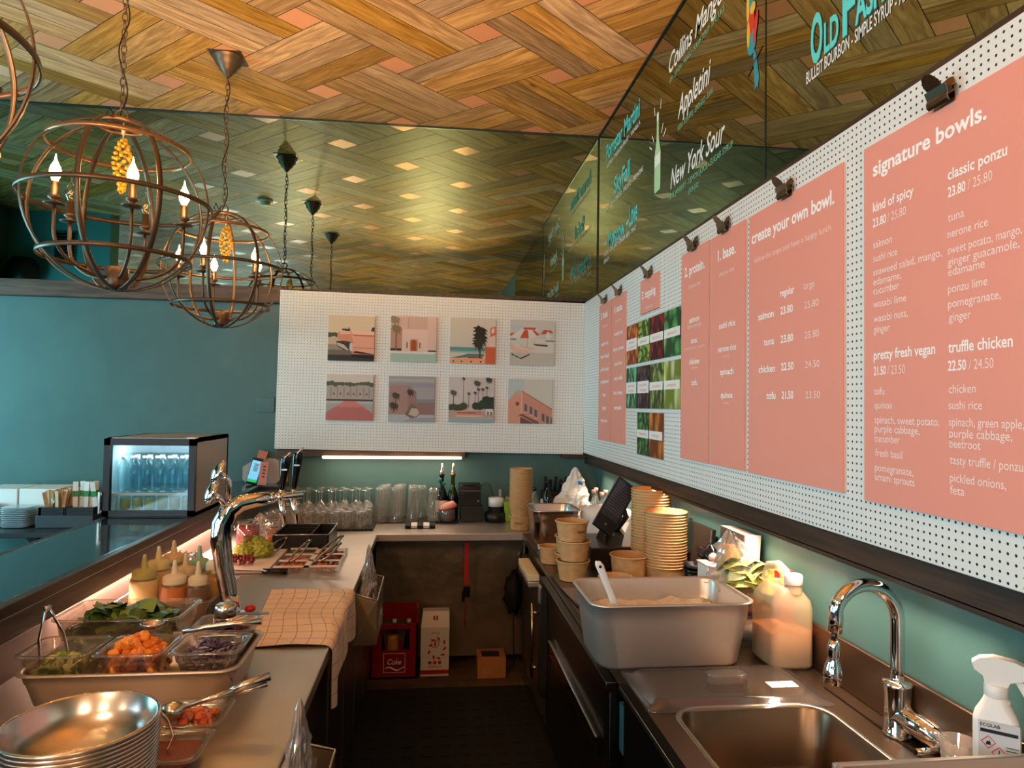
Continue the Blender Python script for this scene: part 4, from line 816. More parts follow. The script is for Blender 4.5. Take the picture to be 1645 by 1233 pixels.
def bottle(name, label, cat, h, r, glass, capm, loc, group=None, lab=None, neck=.35):
    t = thing(name, label, cat, loc, 0, group)
    part(t, 'glass', MB().lathe([(0, 0), (r*.9, 0), (r, .006), (r, h*(1-neck)-.03), (r*.8, h*(1-neck)+.005), (r*.38, h*(1-neck)+.045), (r*.34, h-.02), (r*.40, h-.018), (r*.40, h)], n=20), glass)
    part(t, 'cap', MB().lathe([(r*.42, h-.015), (r*.44, h-.015), (r*.44, h+.008), (0, h+.009)], n=16), capm)
    if lab: part(t, 'label', MB().lathe([(r+.0012, h*.16), (r+.0012, h*.42)], n=24), lab)
    return t
bt = bottle('soft_drink_bottle', 'dark soft drink bottle with yellow label standing in the red crate', 'bottle', .30, .032, 'cola', 'label_white', (-.30, 4.42, .014), 'bottles in the red crate', 'cap_gold')
dup(bt, (-.21, 4.43, .014), 0, 'dark soft drink bottle in the middle of the red crate'); dup(bt, (-.12, 4.43, .014), 0, 'dark soft drink bottle by the crate end next to the carton')
t = thing('jar', 'amber capped jar showing through the crate window', 'jar', (-.215, 4.345, .014)); mb = MB().lathe([(0, 0), (.036, 0), (.038, .2), (.034, .22), (.034, .235), (0, .235)], n=20); part(t, 'body', mb, 'cap_gold')
t = thing('wine_carton', 'white wine carton with red print beside the crate', 'carton', (.045, 4.40, 0))
part(t, 'box', MB().box((-.088, -.08, 0), (.088, .08, .30), .003), 'label_white')
mb = MB(); mb.loft([[(-.088, -.08, .30), (.088, -.08, .30), (.088, .08, .30), (-.088, .08, .30)], [(-.078, .0, .375), (.088, .0, .375), (.088, .08, .375), (-.078, .08, .375)]], False, True, False); part(t, 'sloped_top', mb, 'label_white')
mb = MB().box((-.0885, -.0815, .015), (.0885, -.0795, .04)); mb.lathe([(0, 0), (0, 0)], n=3)
for k in range(3): mb.poly([(-.03+.03*k+.011*math.cos(a), -.0812, .085+.011*math.sin(a)) for a in [2*PI*i/12 for i in range(12)]])
mb.text('EXCELLENT', MF(-.04, -.0812, .055), .085, .012, .01); mb.text('Rouge', MF(-.02, -.0812, .262), .05, .012)
for k in range(9):
    a = k*.7; p = Vector((.015+.055*math.cos(a)*(1 if k % 2 else .8), .17+.06*math.sin(a))); d = Vector((math.cos(a+.8), math.sin(a+.8)))*.018; n_ = Vector((-d.y, d.x))*.4
    mb.poly([(p.x-d.x, -.0812, p.y-d.y), (p.x+n_.x, -.0812, p.y+n_.y), (p.x+d.x, -.0812, p.y+d.y), (p.x-n_.x, -.0812, p.y-n_.y)])
mb.tube([(.0+.024*math.cos(a), -.0812, .2+.024*math.sin(a)) for a in [2*PI*i/20 for i in range(20)]], .0018, 4, True); mb.box((-.004, -.0815, .185), (.006, -.081, .215))
for k in range(2): mb.box((-.012+.018*k, -.045-.002, .335), (-.002+.018*k, -.04, .36))
part(t, 'print', mb, 'red')
t = thing('wooden_box', 'small brown cardboard box with an open slot on the floor by the steel panel', 'box', (.395, 4.33, 0)); part(t, 'box', MB().box((-.088, -.07, 0), (.088, .10, .125), .003), 'cardboard'); part(t, 'slot', MB().box((-.06, -.045, .1251), (.05, .05, .1262)), 'black_matt')
mb = MB().text('bio', MF(-.05, -.071, .03), .05, .03); part(t, 'print', mb, 'kraft_in')
t = thing('ratchet_strap', 'red ratchet strap hanging from the far worktop', 'strap', (.235, 4.30, .86)); 
part(t, 'webbing', MB().loft([[(x+.006*math.sin(z*9), y_, z) for x, y_ in ((-.013, 0), (.013, 0), (.013, .004), (-.013, .004))] for z in (0, -.1, -.2, -.28, -.33)], sm=False), 'red')
part(t, 'tail', MB().tube([(.0, 0, -.33), (-.004, 0, -.42), (-.012, 0, -.5), (-.004, 0, -.56)], .004, 6), 'red_plastic'); part(t, 'buckle', MB().box((-.02, -.012, -.37), (.02, .012, -.30), .004).box((-.03, -.008, -.40), (-.012, .008, -.33), .003), 'steel_dark')
t = thing('cloth_bag', 'black cloth bag hanging from the cabinet corner near the steel panel', 'bag', (.53, 4.33, .6)); part(t, 'bag', MB().blob((0, 0, -.1), (.055, .06, .12), .5, 3, 4, 3), 'black_matt'); part(t, 'strap', MB().tube([(.01, 0, 0), (.04, .0, .1), (.06, 0, .2)], .006, 6).tube([(.0, 0, -.18), (.01, .02, -.4), (.02, .05, -.58)], .004, 6), 'black_matt')
# stainless uprights and hook at the corner of the far worktop
t = thing('steel_upright', 'slim steel upright at the corner of the far worktop', 'post', (.575, 4.19, 0)); part(t, 'post', MB().box((-.006, -.006, 0), (.006, .006, .862)), 'steel'); part(t, 'hook', MB().tube([(-.03, 0, .80), (-.03, -.012, .775), (-.03, 0, .755), (-.03, .012, .775)], .003, 6, True), 'steel')
# ------------------------------------------------------------------ gastronorm pans
def gn(t, hx, hy, d, m, r=.03, taper=.018, flange=.012, th=.0016, rim_m=None, name='pan'):
    """pan with a flat flange; local origin at its base centre, rim at z=d"""
    fx, fy = hx-flange, hy-flange
    mb = MB(); L_ = []
    L_.append(rrect(hx, hy, r*1.1, d-.004)); L_.append(rrect(hx, hy, r*1.1, d)); L_.append(rrect(fx, fy, r, d)); L_.append(rrect(fx-.003, fy-.003, r, d-.006))
    L_.append(rrect(fx-.004, fy-.004, r, d*.72)); L_.append(rrect(fx-.007, fy-.007, r, d*.68))
    L_.append(rrect(fx-taper, fy-taper, r*1.2, .014)); L_.append(rrect(fx-taper-.012, fy-taper-.012, r, .004))
    mb.loft(L_, False, True)
    O = [rrect(hx, hy, r*1.1, d-.004), rrect(fx+th, fy+th, r, d-.005), rrect(fx-.004+th, fy-.004+th, r, d*.72), rrect(fx-.007+th, fy-.007+th, r, d*.68), rrect(fx-taper+th, fy-taper+th, r*1.2, .012), rrect(fx-taper-.01, fy-taper-.01, r, .0)]
    mb.loft(O, False, True)
    return part(t, name, mb, m)
def heap(x0, x1, y0, y1, z0, zt, n, shape, seed, sz):
    """random pieces filling a box, mounded"""
    q = random.Random(seed); mb = MB()
    for k in range(n):
        u, v = q.uniform(-1, 1), q.uniform(-1, 1); dome = 1-.45*(u*u*.6+v*v*.6)
        z = z0+(zt-z0)*dome*(q.random()**.35)
        p = Vector((x0+(x1-x0)*(u+1)/2, y0+(y1-y0)*(v+1)/2, z)); mb.m = q.randrange(3); shape(mb, p, q, sz)
    return mb
def sh_cube(mb, p, q, s):
    E_ = Euler((q.uniform(0, 3), q.uniform(0, 3), q.uniform(0, 3))).to_matrix(); a, b, c = s*q.uniform(.7, 1.2), s*q.uniform(.7, 1.1), s*q.uniform(.6, 1)
    M = Matrix.Translation(p) @ E_.to_4x4(); o = mb.M; mb.M = o @ M; mb.box((-a/2, -b/2, -c/2), (a/2, b/2, c/2), s*.16, 1); mb.M = o
def sh_shred(mb, p, q, s):
    a = q.uniform(0, 6.3); l = s*q.uniform(1.2, 2.4); d = Vector((math.cos(a), math.sin(a), q.uniform(-.5, .6))); n_ = Vector((-d.y, d.x, q.uniform(-.4, .4)))
    mb.tube([p-d*l/2, p+n_*s*.35, p+d*l/2], [s*.12, s*.2, s*.1], 5)
def sh_leaf(mb, p, q, s):
    a = q.uniform(0, 6.3); t_ = q.uniform(-.7, .7); E_ = Euler((t_, q.uniform(-.7, .7), a)).to_matrix(); l = s*q.uniform(.8, 1.4); w = l*q.uniform(.35, .5); rows = []
    for i in range(6):
        u = i/5; ww = w*math.sin(PI*min(1, u*.92+.08))**.8; z = .25*l*math.sin(u*PI)
        rows.append([p+E_@Vector((l*(u-.5), ww, z-.2*ww)), p+E_@Vector((l*(u-.5), 0, z+.0)), p+E_@Vector((l*(u-.5), -ww, z-.2*ww))])
    for A, B in zip(rows, rows[1:]):
        va = [mb.mk(x) for x in A]; vb = [mb.mk(x) for x in B]
        for j in range(2): mb.f([va[j], va[j+1], vb[j+1], vb[j]], True)
def sh_blob(mb, p, q, s): mb.blob(p, s*q.uniform(.7, 1.1), .25, 1, q.random()*9)
def sh_slice(mb, p, q, s):
    d = Vector((q.uniform(-1, 1), q.uniform(-1, 1), q.uniform(-.6, 1))).normalized(); mb.cyl(p-d*s*.12, p+d*s*.12, s*q.uniform(.7, 1), n=12)
for nm, c in (('sp1', (222, 126, 34)), ('sp2', (206, 104, 24)), ('sp3', (236, 146, 50)), ('cb1', (58, 40, 62)), ('cb2', (86, 62, 88)), ('cb3', (150, 134, 150)), ('bt1', (88, 20, 26)), ('bt2', (60, 14, 20)), ('bt3', (116, 38, 34)), ('cu1', (176, 186, 96)), ('cu2', (206, 210, 140)), ('cu3', (116, 138, 58)), ('sl1', (70, 96, 34)), ('sl2', (50, 76, 26)), ('sl3', (110, 132, 56)), ('po1', (120, 16, 26)), ('po2', (150, 26, 34)), ('po3', (90, 10, 18)), ('gu1', (172, 178, 62)), ('gu2', (196, 196, 90)), ('gu3', (140, 150, 48)), ('sa1', (220, 106, 46)), ('sa2', (206, 120, 96)), ('sa3', (190, 80, 40)), ('le1', (214, 208, 124)), ('le2', (178, 184, 84)), ('le3', (226, 222, 164))): mat('food_'+nm, c, .38)
def foods(p): return ['food_%s%d' % (p, i) for i in (1, 2, 3)]
# ------------------------------------------------------------------ big steel pan holding small clear pans (front of the bar worktop)
SP = thing('steel_pan', 'wide shallow steel pan holding the clear topping pans', 'steel pan', (-.749, 1.985, .9))
gn(SP, .27, .165, .10, 'steel_brushed', .045)
def small_pan(label, x, y, z, food, shape, n, sz, seed, top=.0, hx=.088, hy=.083, d=.10, fname='topping', flabel=''):
    t = thing('clear_pan', label, 'clear pan', (x, y, z), 0, 'clear topping pans on the bar worktop'); gn(t, hx, hy, d, 'plastic_clear', .022)
    mb = heap(-hx+.032, hx-.032, -hy+.03, hy-.03, .015, d-.012+top, n, shape, seed, sz)
    f = single(fname, mb, foods(food), flabel, 'food', (x, y, z), None, 'stuff'); return t
small_pan('clear pan of pale sliced cucumber with tongs', -.925, 1.905, .945, 'cu', sh_slice, 110, .016, 1, -.015, fname='sliced_cucumber', flabel='pale sliced cucumber in the clear pan by the tongs')
small_pan('clear pan of orange sweet potato cubes', -.745, 1.905, .945, 'sp', sh_cube, 120, .026, 2, .03, fname='sweet_potato_cubes', flabel='orange roasted sweet potato cubes heaped in a clear pan')
small_pan('clear pan of dark purple cabbage', -.563, 1.905, .945, 'cb', sh_shred, 300, .016, 3, .018, fname='purple_cabbage', flabel='dark shredded purple cabbage heaped in a clear pan')
small_pan('clear pan of dark red beetroot behind the purple cabbage', -.575, 2.075, .945, 'bt', sh_cube, 110, .02, 4, .012, fname='beetroot_pieces', flabel='dark red beetroot pieces in the pan with the scoop')
t = thing('clear_pan', 'large clear pan of green spinach leaves', 'clear pan', (-.885, 2.19, .9), 0, 'clear topping pans on the bar worktop'); gn(t, .178, .112, .155, 'plastic_clear', .03)
single('spinach_leaves', heap(-.13, .13, -.075, .075, .02, .165, 190, sh_leaf, 5, .06), foods('sl'), 'green spinach leaves filling the large clear pan', 'food', (-.885, 2.19, .9), None, 'stuff')
# utensils in the pans
def tongs(label, p0, p1, spread=.03, m='steel', name='tongs', g='serving tongs'):
    p0, p1 = Vector(p0), Vector(p1); d = (p1-p0); l = d.length; d.normalize(); s_ = d.cross(Vector((0, 0, 1))).normalized(); u = s_.cross(d)
    t = thing(name, label, 'tongs', p1, 0, g)
    for sg in (-1, 1):
        mb = MB(); pts = [p0+s_*sg*spread*.3, p0+d*l*.25+s_*sg*spread*.7, p0+d*l*.6+s_*sg*spread*.6, p1+s_*sg*.004]
        mb.band(pts, lambda i: u, .012, lambda i: s_, .0016); part(t, 'arm', mb, m, None, None, True)
    part(t, 'spring_joint', MB().cyl(p1-s_*.008, p1+s_*.008, .007, n=10), m, None, None, True); return t
tongs('steel tongs standing in the sliced cucumber', (-.94, 1.90, .965), (-.985, 1.93, 1.135), .05)
t = thing('serving_spoon', 'steel spoon with bowl resting on the sweet potato', 'spoon', (-.74, 1.97, 1.06)); M0 = Matrix.Translation((-.74, 1.975, 1.068)) @ Euler((.9, 0, 0)).to_matrix().to_4x4()
part(t, 'bowl', MB().lathe([(0, -.022), (.018, -.019), (.028, -.008), (.032, 0), (.030, .001), (.026, -.007), (.016, -.016), (0, -.019)], (-.745, 1.985, 1.075), 20, sy=.8), 'steel', None, None, True)
t = thing('measuring_scoop', 'small steel measuring scoop lying on the beetroot', 'scoop', (-.55, 2.07, 1.06)); part(t, 'cup', MB().lathe([(0, .034), (.024, .034), (.029, .028), (.031, 0), (.029, 0), (.026, .028), (0, .031)], (-.575, 2.06, 1.068), 24), 'steel', None, None, True)
part(t, 'handle', MB().loft([[(x, y_, z) for y_, z in ((2.05, 1.072), (2.068, 1.072), (2.068, 1.075), (2.05, 1.075))] for x in (-.545, -.50, -.455)], sm=False), 'steel', None, None, True)
t = thing('spoon', 'blue-grey handled steel spoon lying across the purple cabbage', 'spoon', (-.55, 1.97, 1.06))
mb = MB(); mb.tube([(-.655, 1.955, 1.058), (-.60, 1.965, 1.066), (-.53, 1.97, 1.072), (-.455, 1.975, 1.076)], [.006, .008, .0085, .0095], 10); part(t, 'handle', mb, 'steel', None, None, True)
# ------------------------------------------------------------------ squeeze bottles in a clear bin
t = thing('clear_bin', 'long clear bin holding the squeeze bottles', 'bin', (-.915, 2.70, .9)); gn(t, .165, .20, .085, 'plastic_clear', .03)
clear('squeeze_soft', (245, 235, 215), .04, .3, 1.45, (238, 226, 200), .07)
def squeeze(label, x, y, r, h, col, fill, capc, nm):
    t = thing('squeeze_bottle', label, 'squeeze bottle', (x, y, .902), 0, 'squeeze bottles in the clear bin')
    ms = mat('sauce_'+nm, col, .4, sss=0)
    part(t, 'body', MB().lathe([(0, 0), (r*.94, 0), (r, .008), (r, h-.012), (r*.93, h), (r*.75, h+.008)], n=28), 'squeeze_soft')
    part(t, 'sauce', MB().lathe([(0, .003), (r*.93, .003), (r*.975, .01), (r*.975, fill*h), (0, fill*h)], n=28), ms)
    cm = mat('cap_'+nm, capc, .45)
    part(t, 'cap', MB().lathe([(r*.86, h), (r*.86, h+.022), (r*.7, h+.03), (r*.3, h+.034), (.012, h+.038), (.007, h+.072), (.005, h+.082), (0, h+.082)], n=24), cm); return t
SQ = [('white sauce squeeze bottle at the near corner of the clear bin', -1.008, 2.60, .047, .145, (240, 218, 170), .95, (170, 160, 90), 'white'), ('amber and brown sauce squeeze bottle beside the white one', -.905, 2.60, .046, .125, (206, 116, 6), .9, (222, 206, 180), 'amber'), ('dark brown sauce squeeze bottle with a pale cap', -.823, 2.60, .04, .12, (92, 54, 30), .93, (214, 200, 170), 'brown'),
 ('cream squeeze bottle behind the white one', -1.005, 2.72, .047, .15, (226, 196, 150), .95, (206, 190, 130), 'cream'), ('light tan squeeze bottle in the rear row by the bar', -.99, 2.83, .047, .15, (214, 176, 122), .95, (206, 172, 124), 'tan'), ('green capped squeeze bottle in the rear row', -.885, 2.80, .045, .135, (176, 176, 130), .9, (140, 170, 140), 'green'),
 ('pale yellow squeeze bottle nearest the beer tower', -.80, 2.73, .043, .145, (226, 184, 110), .8, (226, 208, 176), 'yellow'), ('caramel squeeze bottle in the middle of the bin', -.90, 2.70, .042, .13, (196, 150, 100), .9, (206, 180, 140), 'caramel')]
for s_ in SQ:
    t = squeeze(*s_)
    if s_[-1] == 'amber': part(t, 'settled_layer', MB().lathe([(0, .004), (.044, .004), (.0453, .012), (.0453, .055), (0, .055)], n=28), mat('sauce_settled', (92, 48, 12), .4).name, 'dark settled layer')
# ------------------------------------------------------------------ beer tower
t = thing('beer_tower', 'chrome beer tower with two black tap handles', 'beer tower', (-.715, 2.62, .9))
pts = [(-.71, 2.62, .915), (-.722, 2.62, .98), (-.742, 2.62, 1.08), (-.755, 2.62, 1.17), (-.752, 2.62, 1.235), (-.728, 2.625, 1.285), (-.69, 2.635, 1.308), (-.645, 2.65, 1.316), (-.60, 2.67, 1.32)]
part(t, 'column', MB().tube(pts, [.032, .031, .033, .036, .037, .035, .031, .027, .024], 18), 'chrome', None, None, True)
part(t, 'base', MB().lathe([(0, .018), (.04, .018), (.055, .012), (.062, .004), (.062, 0), (0, 0)], (-.71, 2.62, .9), 28), 'chrome', None, None, True)
part(t, 'knob', MB().blob((-.655, 2.66, .915), (.02, .02, .014), 0, 2), 'red', None, None, True)
part(t, 'tap_bar', MB().tube([(-.61, 2.665, 1.32), (-.49, 2.73, 1.326)], .014, 14).tube([(-.60, 2.67, 1.32), (-.585, 2.678, 1.321)], .02, 14).tube([(-.575, 2.684, 1.321), (-.562, 2.69, 1.322)], .019, 14), 'chrome', None, None, True)
for i, (a, b) in enumerate((((-.562, 2.69, 1.33), (-.545, 2.685, 1.475)), ((-.522, 2.715, 1.33), (-.505, 2.712, 1.49)))):
    a, b = Vector(a), Vector(b)
    h = part(t, 'tap_handle', MB().loft([[tuple(a+(b-a)*k+Vector((w*math.cos(q), w*.8*math.sin(q), 0))) for q in [2*PI*j/16 for j in range(16)]] for k, w in ((0.08, .007), (.2, .010), (.5, .014), (.8, .018), (.95, .019), (1.0, .016))]), 'black_gloss', 'black handle', None, True)
    part(h, 'tip', MB().loft([[tuple(b+Vector((.0195*math.cos(q), .016*math.sin(q), -.004+.016*math.cos(q)))) for q in [2*PI*j/16 for j in range(16)]], [tuple(b+Vector((.016*math.cos(q), .013*math.sin(q), .003+.016*math.cos(q)))) for q in [2*PI*j/16 for j in range(16)]]]), 'chrome', None, None, True)
    part(h, 'band', MB().box((b.x-.012, b.y-.018, b.z-.052), (b.x+.008, b.y-.0155, b.z-.046)), 'steel', None, None, True)
    part(t, 'collar', MB().cyl(a-Vector((0, 0, .02)), a+Vector((.001, 0, .018)), .011, .009, 14), 'chrome', None, None, True)
    s0 = a-Vector((0, 0, .015)); part(t, 'spout', MB().tube([s0, s0+Vector((.008, -.01, -.035)), s0+Vector((.018, -.02, -.095))], [.011, .010, .0075], 12), 'chrome', None, None, True)
for c, k in (((-.765, 2.60, 1.425), 1), ((-.782, 2.585, 1.352), .95)):
    c = Vector(c); N_ = Vector((-.75, -.5, .42)).normalized(); q = N_.to_track_quat('Z', 'Y').to_matrix()
    mb = MB(); rings = []
    for r_, h_ in ((.001, .018), (.016, .016), (.029, .010), (.036, .0), (.034, -.004), (.001, -.005)):
        rings.append([tuple(c+q@Vector((r_*k*math.cos(a), r_*1.30*k*math.sin(a), h_))) for a in [2*PI*i/28 for i in range(28)]])
    mb.loft(rings); m_ = part(t, 'medallion', mb, 'chrome', 'oval chrome medallion', None, True)
    part(m_, 'stem', MB().tube([c-N_*.004, c-N_*.03+Vector((.01, 0, -.02)), Vector((-.735, 2.62, 1.272))], [.012, .010, .014], 10), 'chrome', None, None, True)
# ------------------------------------------------------------------ checked tea towel hanging over the worktop edge
def towel_mat():
    m = mat('check_cloth', (226, 196, 168), .85); nt, N, L, MA, MIX, b = nodes(m); uv = N('ShaderNodeUVMap'); uv.uv_map = 'weave'; sp = N('ShaderNodeSeparateXYZ'); L(uv.outputs[0], sp.inputs[0])
    def ln(v): return MA('LESS_THAN', MA('FRACT', v), .045)
    L(MIX(MA('MAXIMUM', ln(sp.outputs[0]), ln(sp.outputs[1])), rgb(226, 198, 170), rgb(140, 104, 82)), b.inputs['Base Color'])
towel_mat()
t = thing('tea_towel', 'cream checked tea towel draped over the worktop edge', 'tea towel', (-.45, 2.6, .9)); mb = MB(); bm = mb.bm; uvl = bm.loops.layers.uv.new('weave')
NU, NV = 44, 40; V_ = []
for i in range(NU+1):
    u = i/NU; row = []
    for j in range(NV+1):
        v = j/NV; y = 2.27+.68*v; xl = -.575-.07*v; W_ = .265+.07*v; drop = .20-.07*v+.03*math.sin(v*9); L_ = W_+drop; s_ = u*L_
        wr_ = .006*noise.noise(Vector((u*3, v*5, 1)))+.005*math.sin(v*14+u*5)*(u > .1)
        if s_ < W_-.015: x = xl+s_; z = .9035+max(0, wr_)+.002
        elif s_ < W_+.02: q = (s_-W_+.015)/.035*PI/2; x = -.312-.015+.024*math.sin(q)+.0; z = .885+.021*math.cos(q)
        else: x = -.302+.010*math.sin(v*16)*min(1, (s_-W_)/.08); z = .885-(s_-W_-.02)
        row.append(bm.verts.new((x, y+.012*math.sin(u*6)*u, z)))
    V_.append(row)
for i in range(NU):
    for j in range(NV):
        fa = bm.faces.new((V_[i][j], V_[i+1][j], V_[i+1][j+1], V_[i][j+1])); fa.smooth = True
        for lp, (a, b) in zip(fa.loops, ((i, j), (i+1, j), (i+1, j+1), (i, j+1))): lp[uvl].uv = (a/NU*10, b/NV*10)
part(t, 'cloth', mb, 'check_cloth', None, None, True)
# ------------------------------------------------------------------ stacked mixing bowls at the near end
def mixing_bowl():
    mb = MB(); R_ = .132; mb.lathe([(0, 0), (.05, 0), (.10, .022), (.124, .052), (R_-.004, .078), (R_, .080), (R_+.003, .077), (R_+.002, .080), (R_-.002, .083), (R_-.006, .080), (.120, .052), (.097, .0245), (.05, .002), (0, .002)], n=56); return mb
b0 = single('mixing_bowl', mixing_bowl(), 'steel', 'polished steel mixing bowl nested in the stack', 'mixing bowl', (-.642, 1.375, .902), 'nested steel mixing bowls'); NB = 14
for k in range(1, NB):
    o = b0.copy(); COL.objects.link(o); o.location = (-.642+.0004*k, 1.375, .902+.0078*k)
    if k == NB-1: o['label'] = 'topmost polished steel mixing bowl of the nested stack'
# ------------------------------------------------------------------ sauce pans beside the bowls
mat('sauce_red', (128, 40, 20), .22); mat('pink_salmon', (196, 110, 84), .4)
for i, (y, lb) in enumerate(((1.725, 'small steel pan of pink salmon cubes with a scoop'), (1.565, 'small steel pan of red chilli sauce with tongs'))):
    t = thing('sauce_pan', lb, 'steel pan', (-.555, y, .8995), 0, 'small steel pans by the mixing bowls'); gn(t, .088, .078, .045, 'plastic_clear', .022)
    if i: part(t, 'sauce', MB().loft([rrect(.066, .056, .02, .02), rrect(.068, .058, .02, .026)]), 'sauce_red')
    else: single('salmon_cubes', heap(-.05, .05, -.04, .04, .008, .04, 40, sh_cube, 8, .02), foods('sa'), 'pink salmon cubes in the small pan beside the mixing bowls', 'food', (-.555, y, .8995), None, 'stuff')
t = thing('portion_scoop', 'steel spring-handled portion scoop lying across the salmon pan', 'scoop', (-.5, 1.72, .96)); p0, p1 = Vector((-.575, 1.70, .965)), Vector((-.40, 1.765, 1.0))
part(t, 'bowl', MB().blob((-.585, 1.695, .962), (.027, .027, .02), 0, 3), 'steel', None, None, True)
part(t, 'shank', MB().tube([(-.565, 1.702, .965), (-.50, 1.73, .975), (-.465, 1.742, .982)], [.006, .007, .009], 10), 'steel', None, None, True)
part(t, 'handle', MB().tube([(-.475, 1.74, .98), (-.44, 1.752, .992), (-.385, 1.772, 1.004)], [.008, .011, .011], 12).tube([(-.475, 1.745, .974), (-.43, 1.757, .978), (-.39, 1.768, .986)], .006, 8), 'steel', None, None, True)
tongs('steel tongs leaning in the chilli sauce pan', (-.56, 1.56, .93), (-.615, 1.66, .985), .04)
# ------------------------------------------------------------------ further along: board with guacamole, pan insert, jars, black caddy
mat('board_white', (232, 216, 206), .4)
t = thing('chopping_board', 'white chopping board carrying guacamole and pomegranate', 'chopping board', (-.86, 3.5, .9)); part(t, 'board', MB().box((-1.05, 3.25, .9005), (-.73, 3.72, .918), .004), 'board_white', None, None, True)
t = thing('kitchen_knife', 'kitchen knife with a black handle on the board edge', 'knife', (-.70, 3.24, .92)); part(t, 'handle', MB().tube([(-.75, 3.245, .914), (-.64, 3.238, .912)], [.011, .012], 10), 'black_gloss', None, None, True); part(t, 'blade', MB().loft([[(-.755, 3.255, .914), (-.755, 3.235, .9145), (-.755, 3.235, .9155), (-.755, 3.255, .9155)], [(-.93, 3.255, .9185), (-.93, 3.250, .9185), (-.93, 3.25, .9195), (-.93, 3.255, .9195)]], sm=False), 'steel', None, None, True)
mat('guac', (178, 180, 70), .55); bump('guac', 120, .6, .006, (140, 146, 46), 60)
single('guacamole', MB().blob((-.03, -.02, .03), (.05, .05, .042), .5, 4, 1, 7).blob((.045, .0, .035), (.052, .055, .045), .5, 4, 2, 7).blob((.0, .06, .04), (.05, .045, .05), .5, 4, 3, 7), 'guac', 'green guacamole mounded on the white board', 'food', (-.865, 3.52, .918), None, 'stuff')
single('avocado_half', MB().blob((0, 0, .022), (.026, .022, .022), .08, 2), mat('avocado', (120, 96, 50), .45).name, 'brown avocado half resting on the guacamole', 'food', (-.90, 3.56, .975))
single('pomegranate_seeds', heap(-.085, .06, -.045, .04, .0, .045, 170, sh_blob, 12, .0075), foods('po'), 'dark red pomegranate seeds on the board in front of the guacamole', 'food', (-.885, 3.36, .918), None, 'stuff')
def kilner(label, x, y, r, h, m, fill, nm):
    t = thing('preserving_jar', label, 'jar', (x, y, .9), 0, None); part(t, 'glass', MB().lathe([(0, 0), (r*.95, 0), (r, .01), (r, h*.78), (r*.86, h*.86), (r*.86, h*.93)], n=28), 'glass_thin'); part(t, 'contents', MB().lathe([(0, .004), (r*.95, .006), (r*.96, fill*h*.8), (r*.6, fill*h*.82), (0, fill*h*.83)], n=28), m)
    part(t, 'lid', MB().lathe([(r*.92, h*.93), (r*.95, h*.95), (r*.95, h), (r*.8, h*1.02), (0, h*1.02)], n=28), 'plastic_clear'); part(t, 'wire_clip', MB().tube([(-r*.95, -.02, h*.95), (-r*1.08, -.03, h*.8), (-r*1.05, -.03, h*.65), (-r*.9, -.04, h*.78)], .002, 5).tube([(r*.9*math.cos(a), r*.9*math.sin(a), h*.9) for a in [2*PI*i/20 for i in range(20)]], .002, 5, True), 'steel'); return t
mat('beet_red', (170, 20, 34), .2); bump('beet_red', 60, .5, .01, (110, 10, 22), 50)
kilner('tall preserving jar of red pickled beetroot behind the guacamole', -.955, 3.79, .058, .155, 'beet_red', 1, 'a')
kilner('small lidded jar behind the black caddy', -.885, 4.06, .04, .115, 'food_sa2', .6, 'b')
t = thing('clear_tub', 'small clear tub of orange fish roe by the red jar', 'tub', (-.86, 3.93, .9)); part(t, 'tub', MB().lathe([(0, 0), (.035, 0), (.042, .065), (.043, .066)], n=24), 'plastic_clear'); part(t, 'contents', MB().lathe([(0, .003), (.034, .003), (.038, .04), (0, .045)], n=24), 'food_sa1')
t = thing('bar_caddy', 'black divided bar caddy on the worktop', 'caddy', (-.67, 3.88, .9)); x0, x1, y0, y1 = -.81, -.525, 3.70, 4.03
mb = MB().box((x0, y0, .901), (x1, y1, .906)).box((x0, y0, .906), (x1, y0+.005, .99)).box((x0, y1-.005, .906), (x1, y1, .99)).box((x0, y0, .906), (x0+.005, y1, .99)).box((x1-.005, y0, .906), (x1, y1, .99)); part(t, 'tray', mb, 'black', None, None, True)
part(t, 'divider', MB().box((-.62, y0, .906), (-.615, y1, .992)).box((x0, 3.78, .906), (-.62, 3.785, .985)).box((x0, 3.86, .906), (-.62, 3.865, .985)).box((x0, 3.94, .906), (-.62, 3.945, .985)), 'steel_dark', None, None, True)
part(t, 'rim', MB().tube([(x0, y0, .991), (x1, y0, .991), (x1, y1, .991), (x0, y1, .991)], .003, 6, True), 'steel', None, None, True)
PI_ = thing('topping_insert', 'low clear insert of narrow topping wells with tongs', 'insert', (-.57, 3.45, .9)); mb = MB()
part(PI_, 'frame', MB().box((-.70, 3.25, .9005), (-.425, 3.255, .93)).box((-.70, 3.645, .9005), (-.425, 3.65, .93)).box((-.705, 3.25, .9005), (-.70, 3.65, .93)).box((-.425, 3.25, .9005), (-.42, 3.65, .93)), 'plastic_clear', None, None, True)
part(PI_, 'ledge', MB().box((-.705, 3.24, .928), (-.42, 3.262, .932)).box((-.705, 3.36, .928), (-.42, 3.385, .932)).box((-.705, 3.5, .928), (-.42, 3.525, .932)).box((-.705, 3.635, .928), (-.42, 3.66, .932)).box((-.57, 3.24, .928), (-.545, 3.66, .932)), 'board_white', None, None, True)
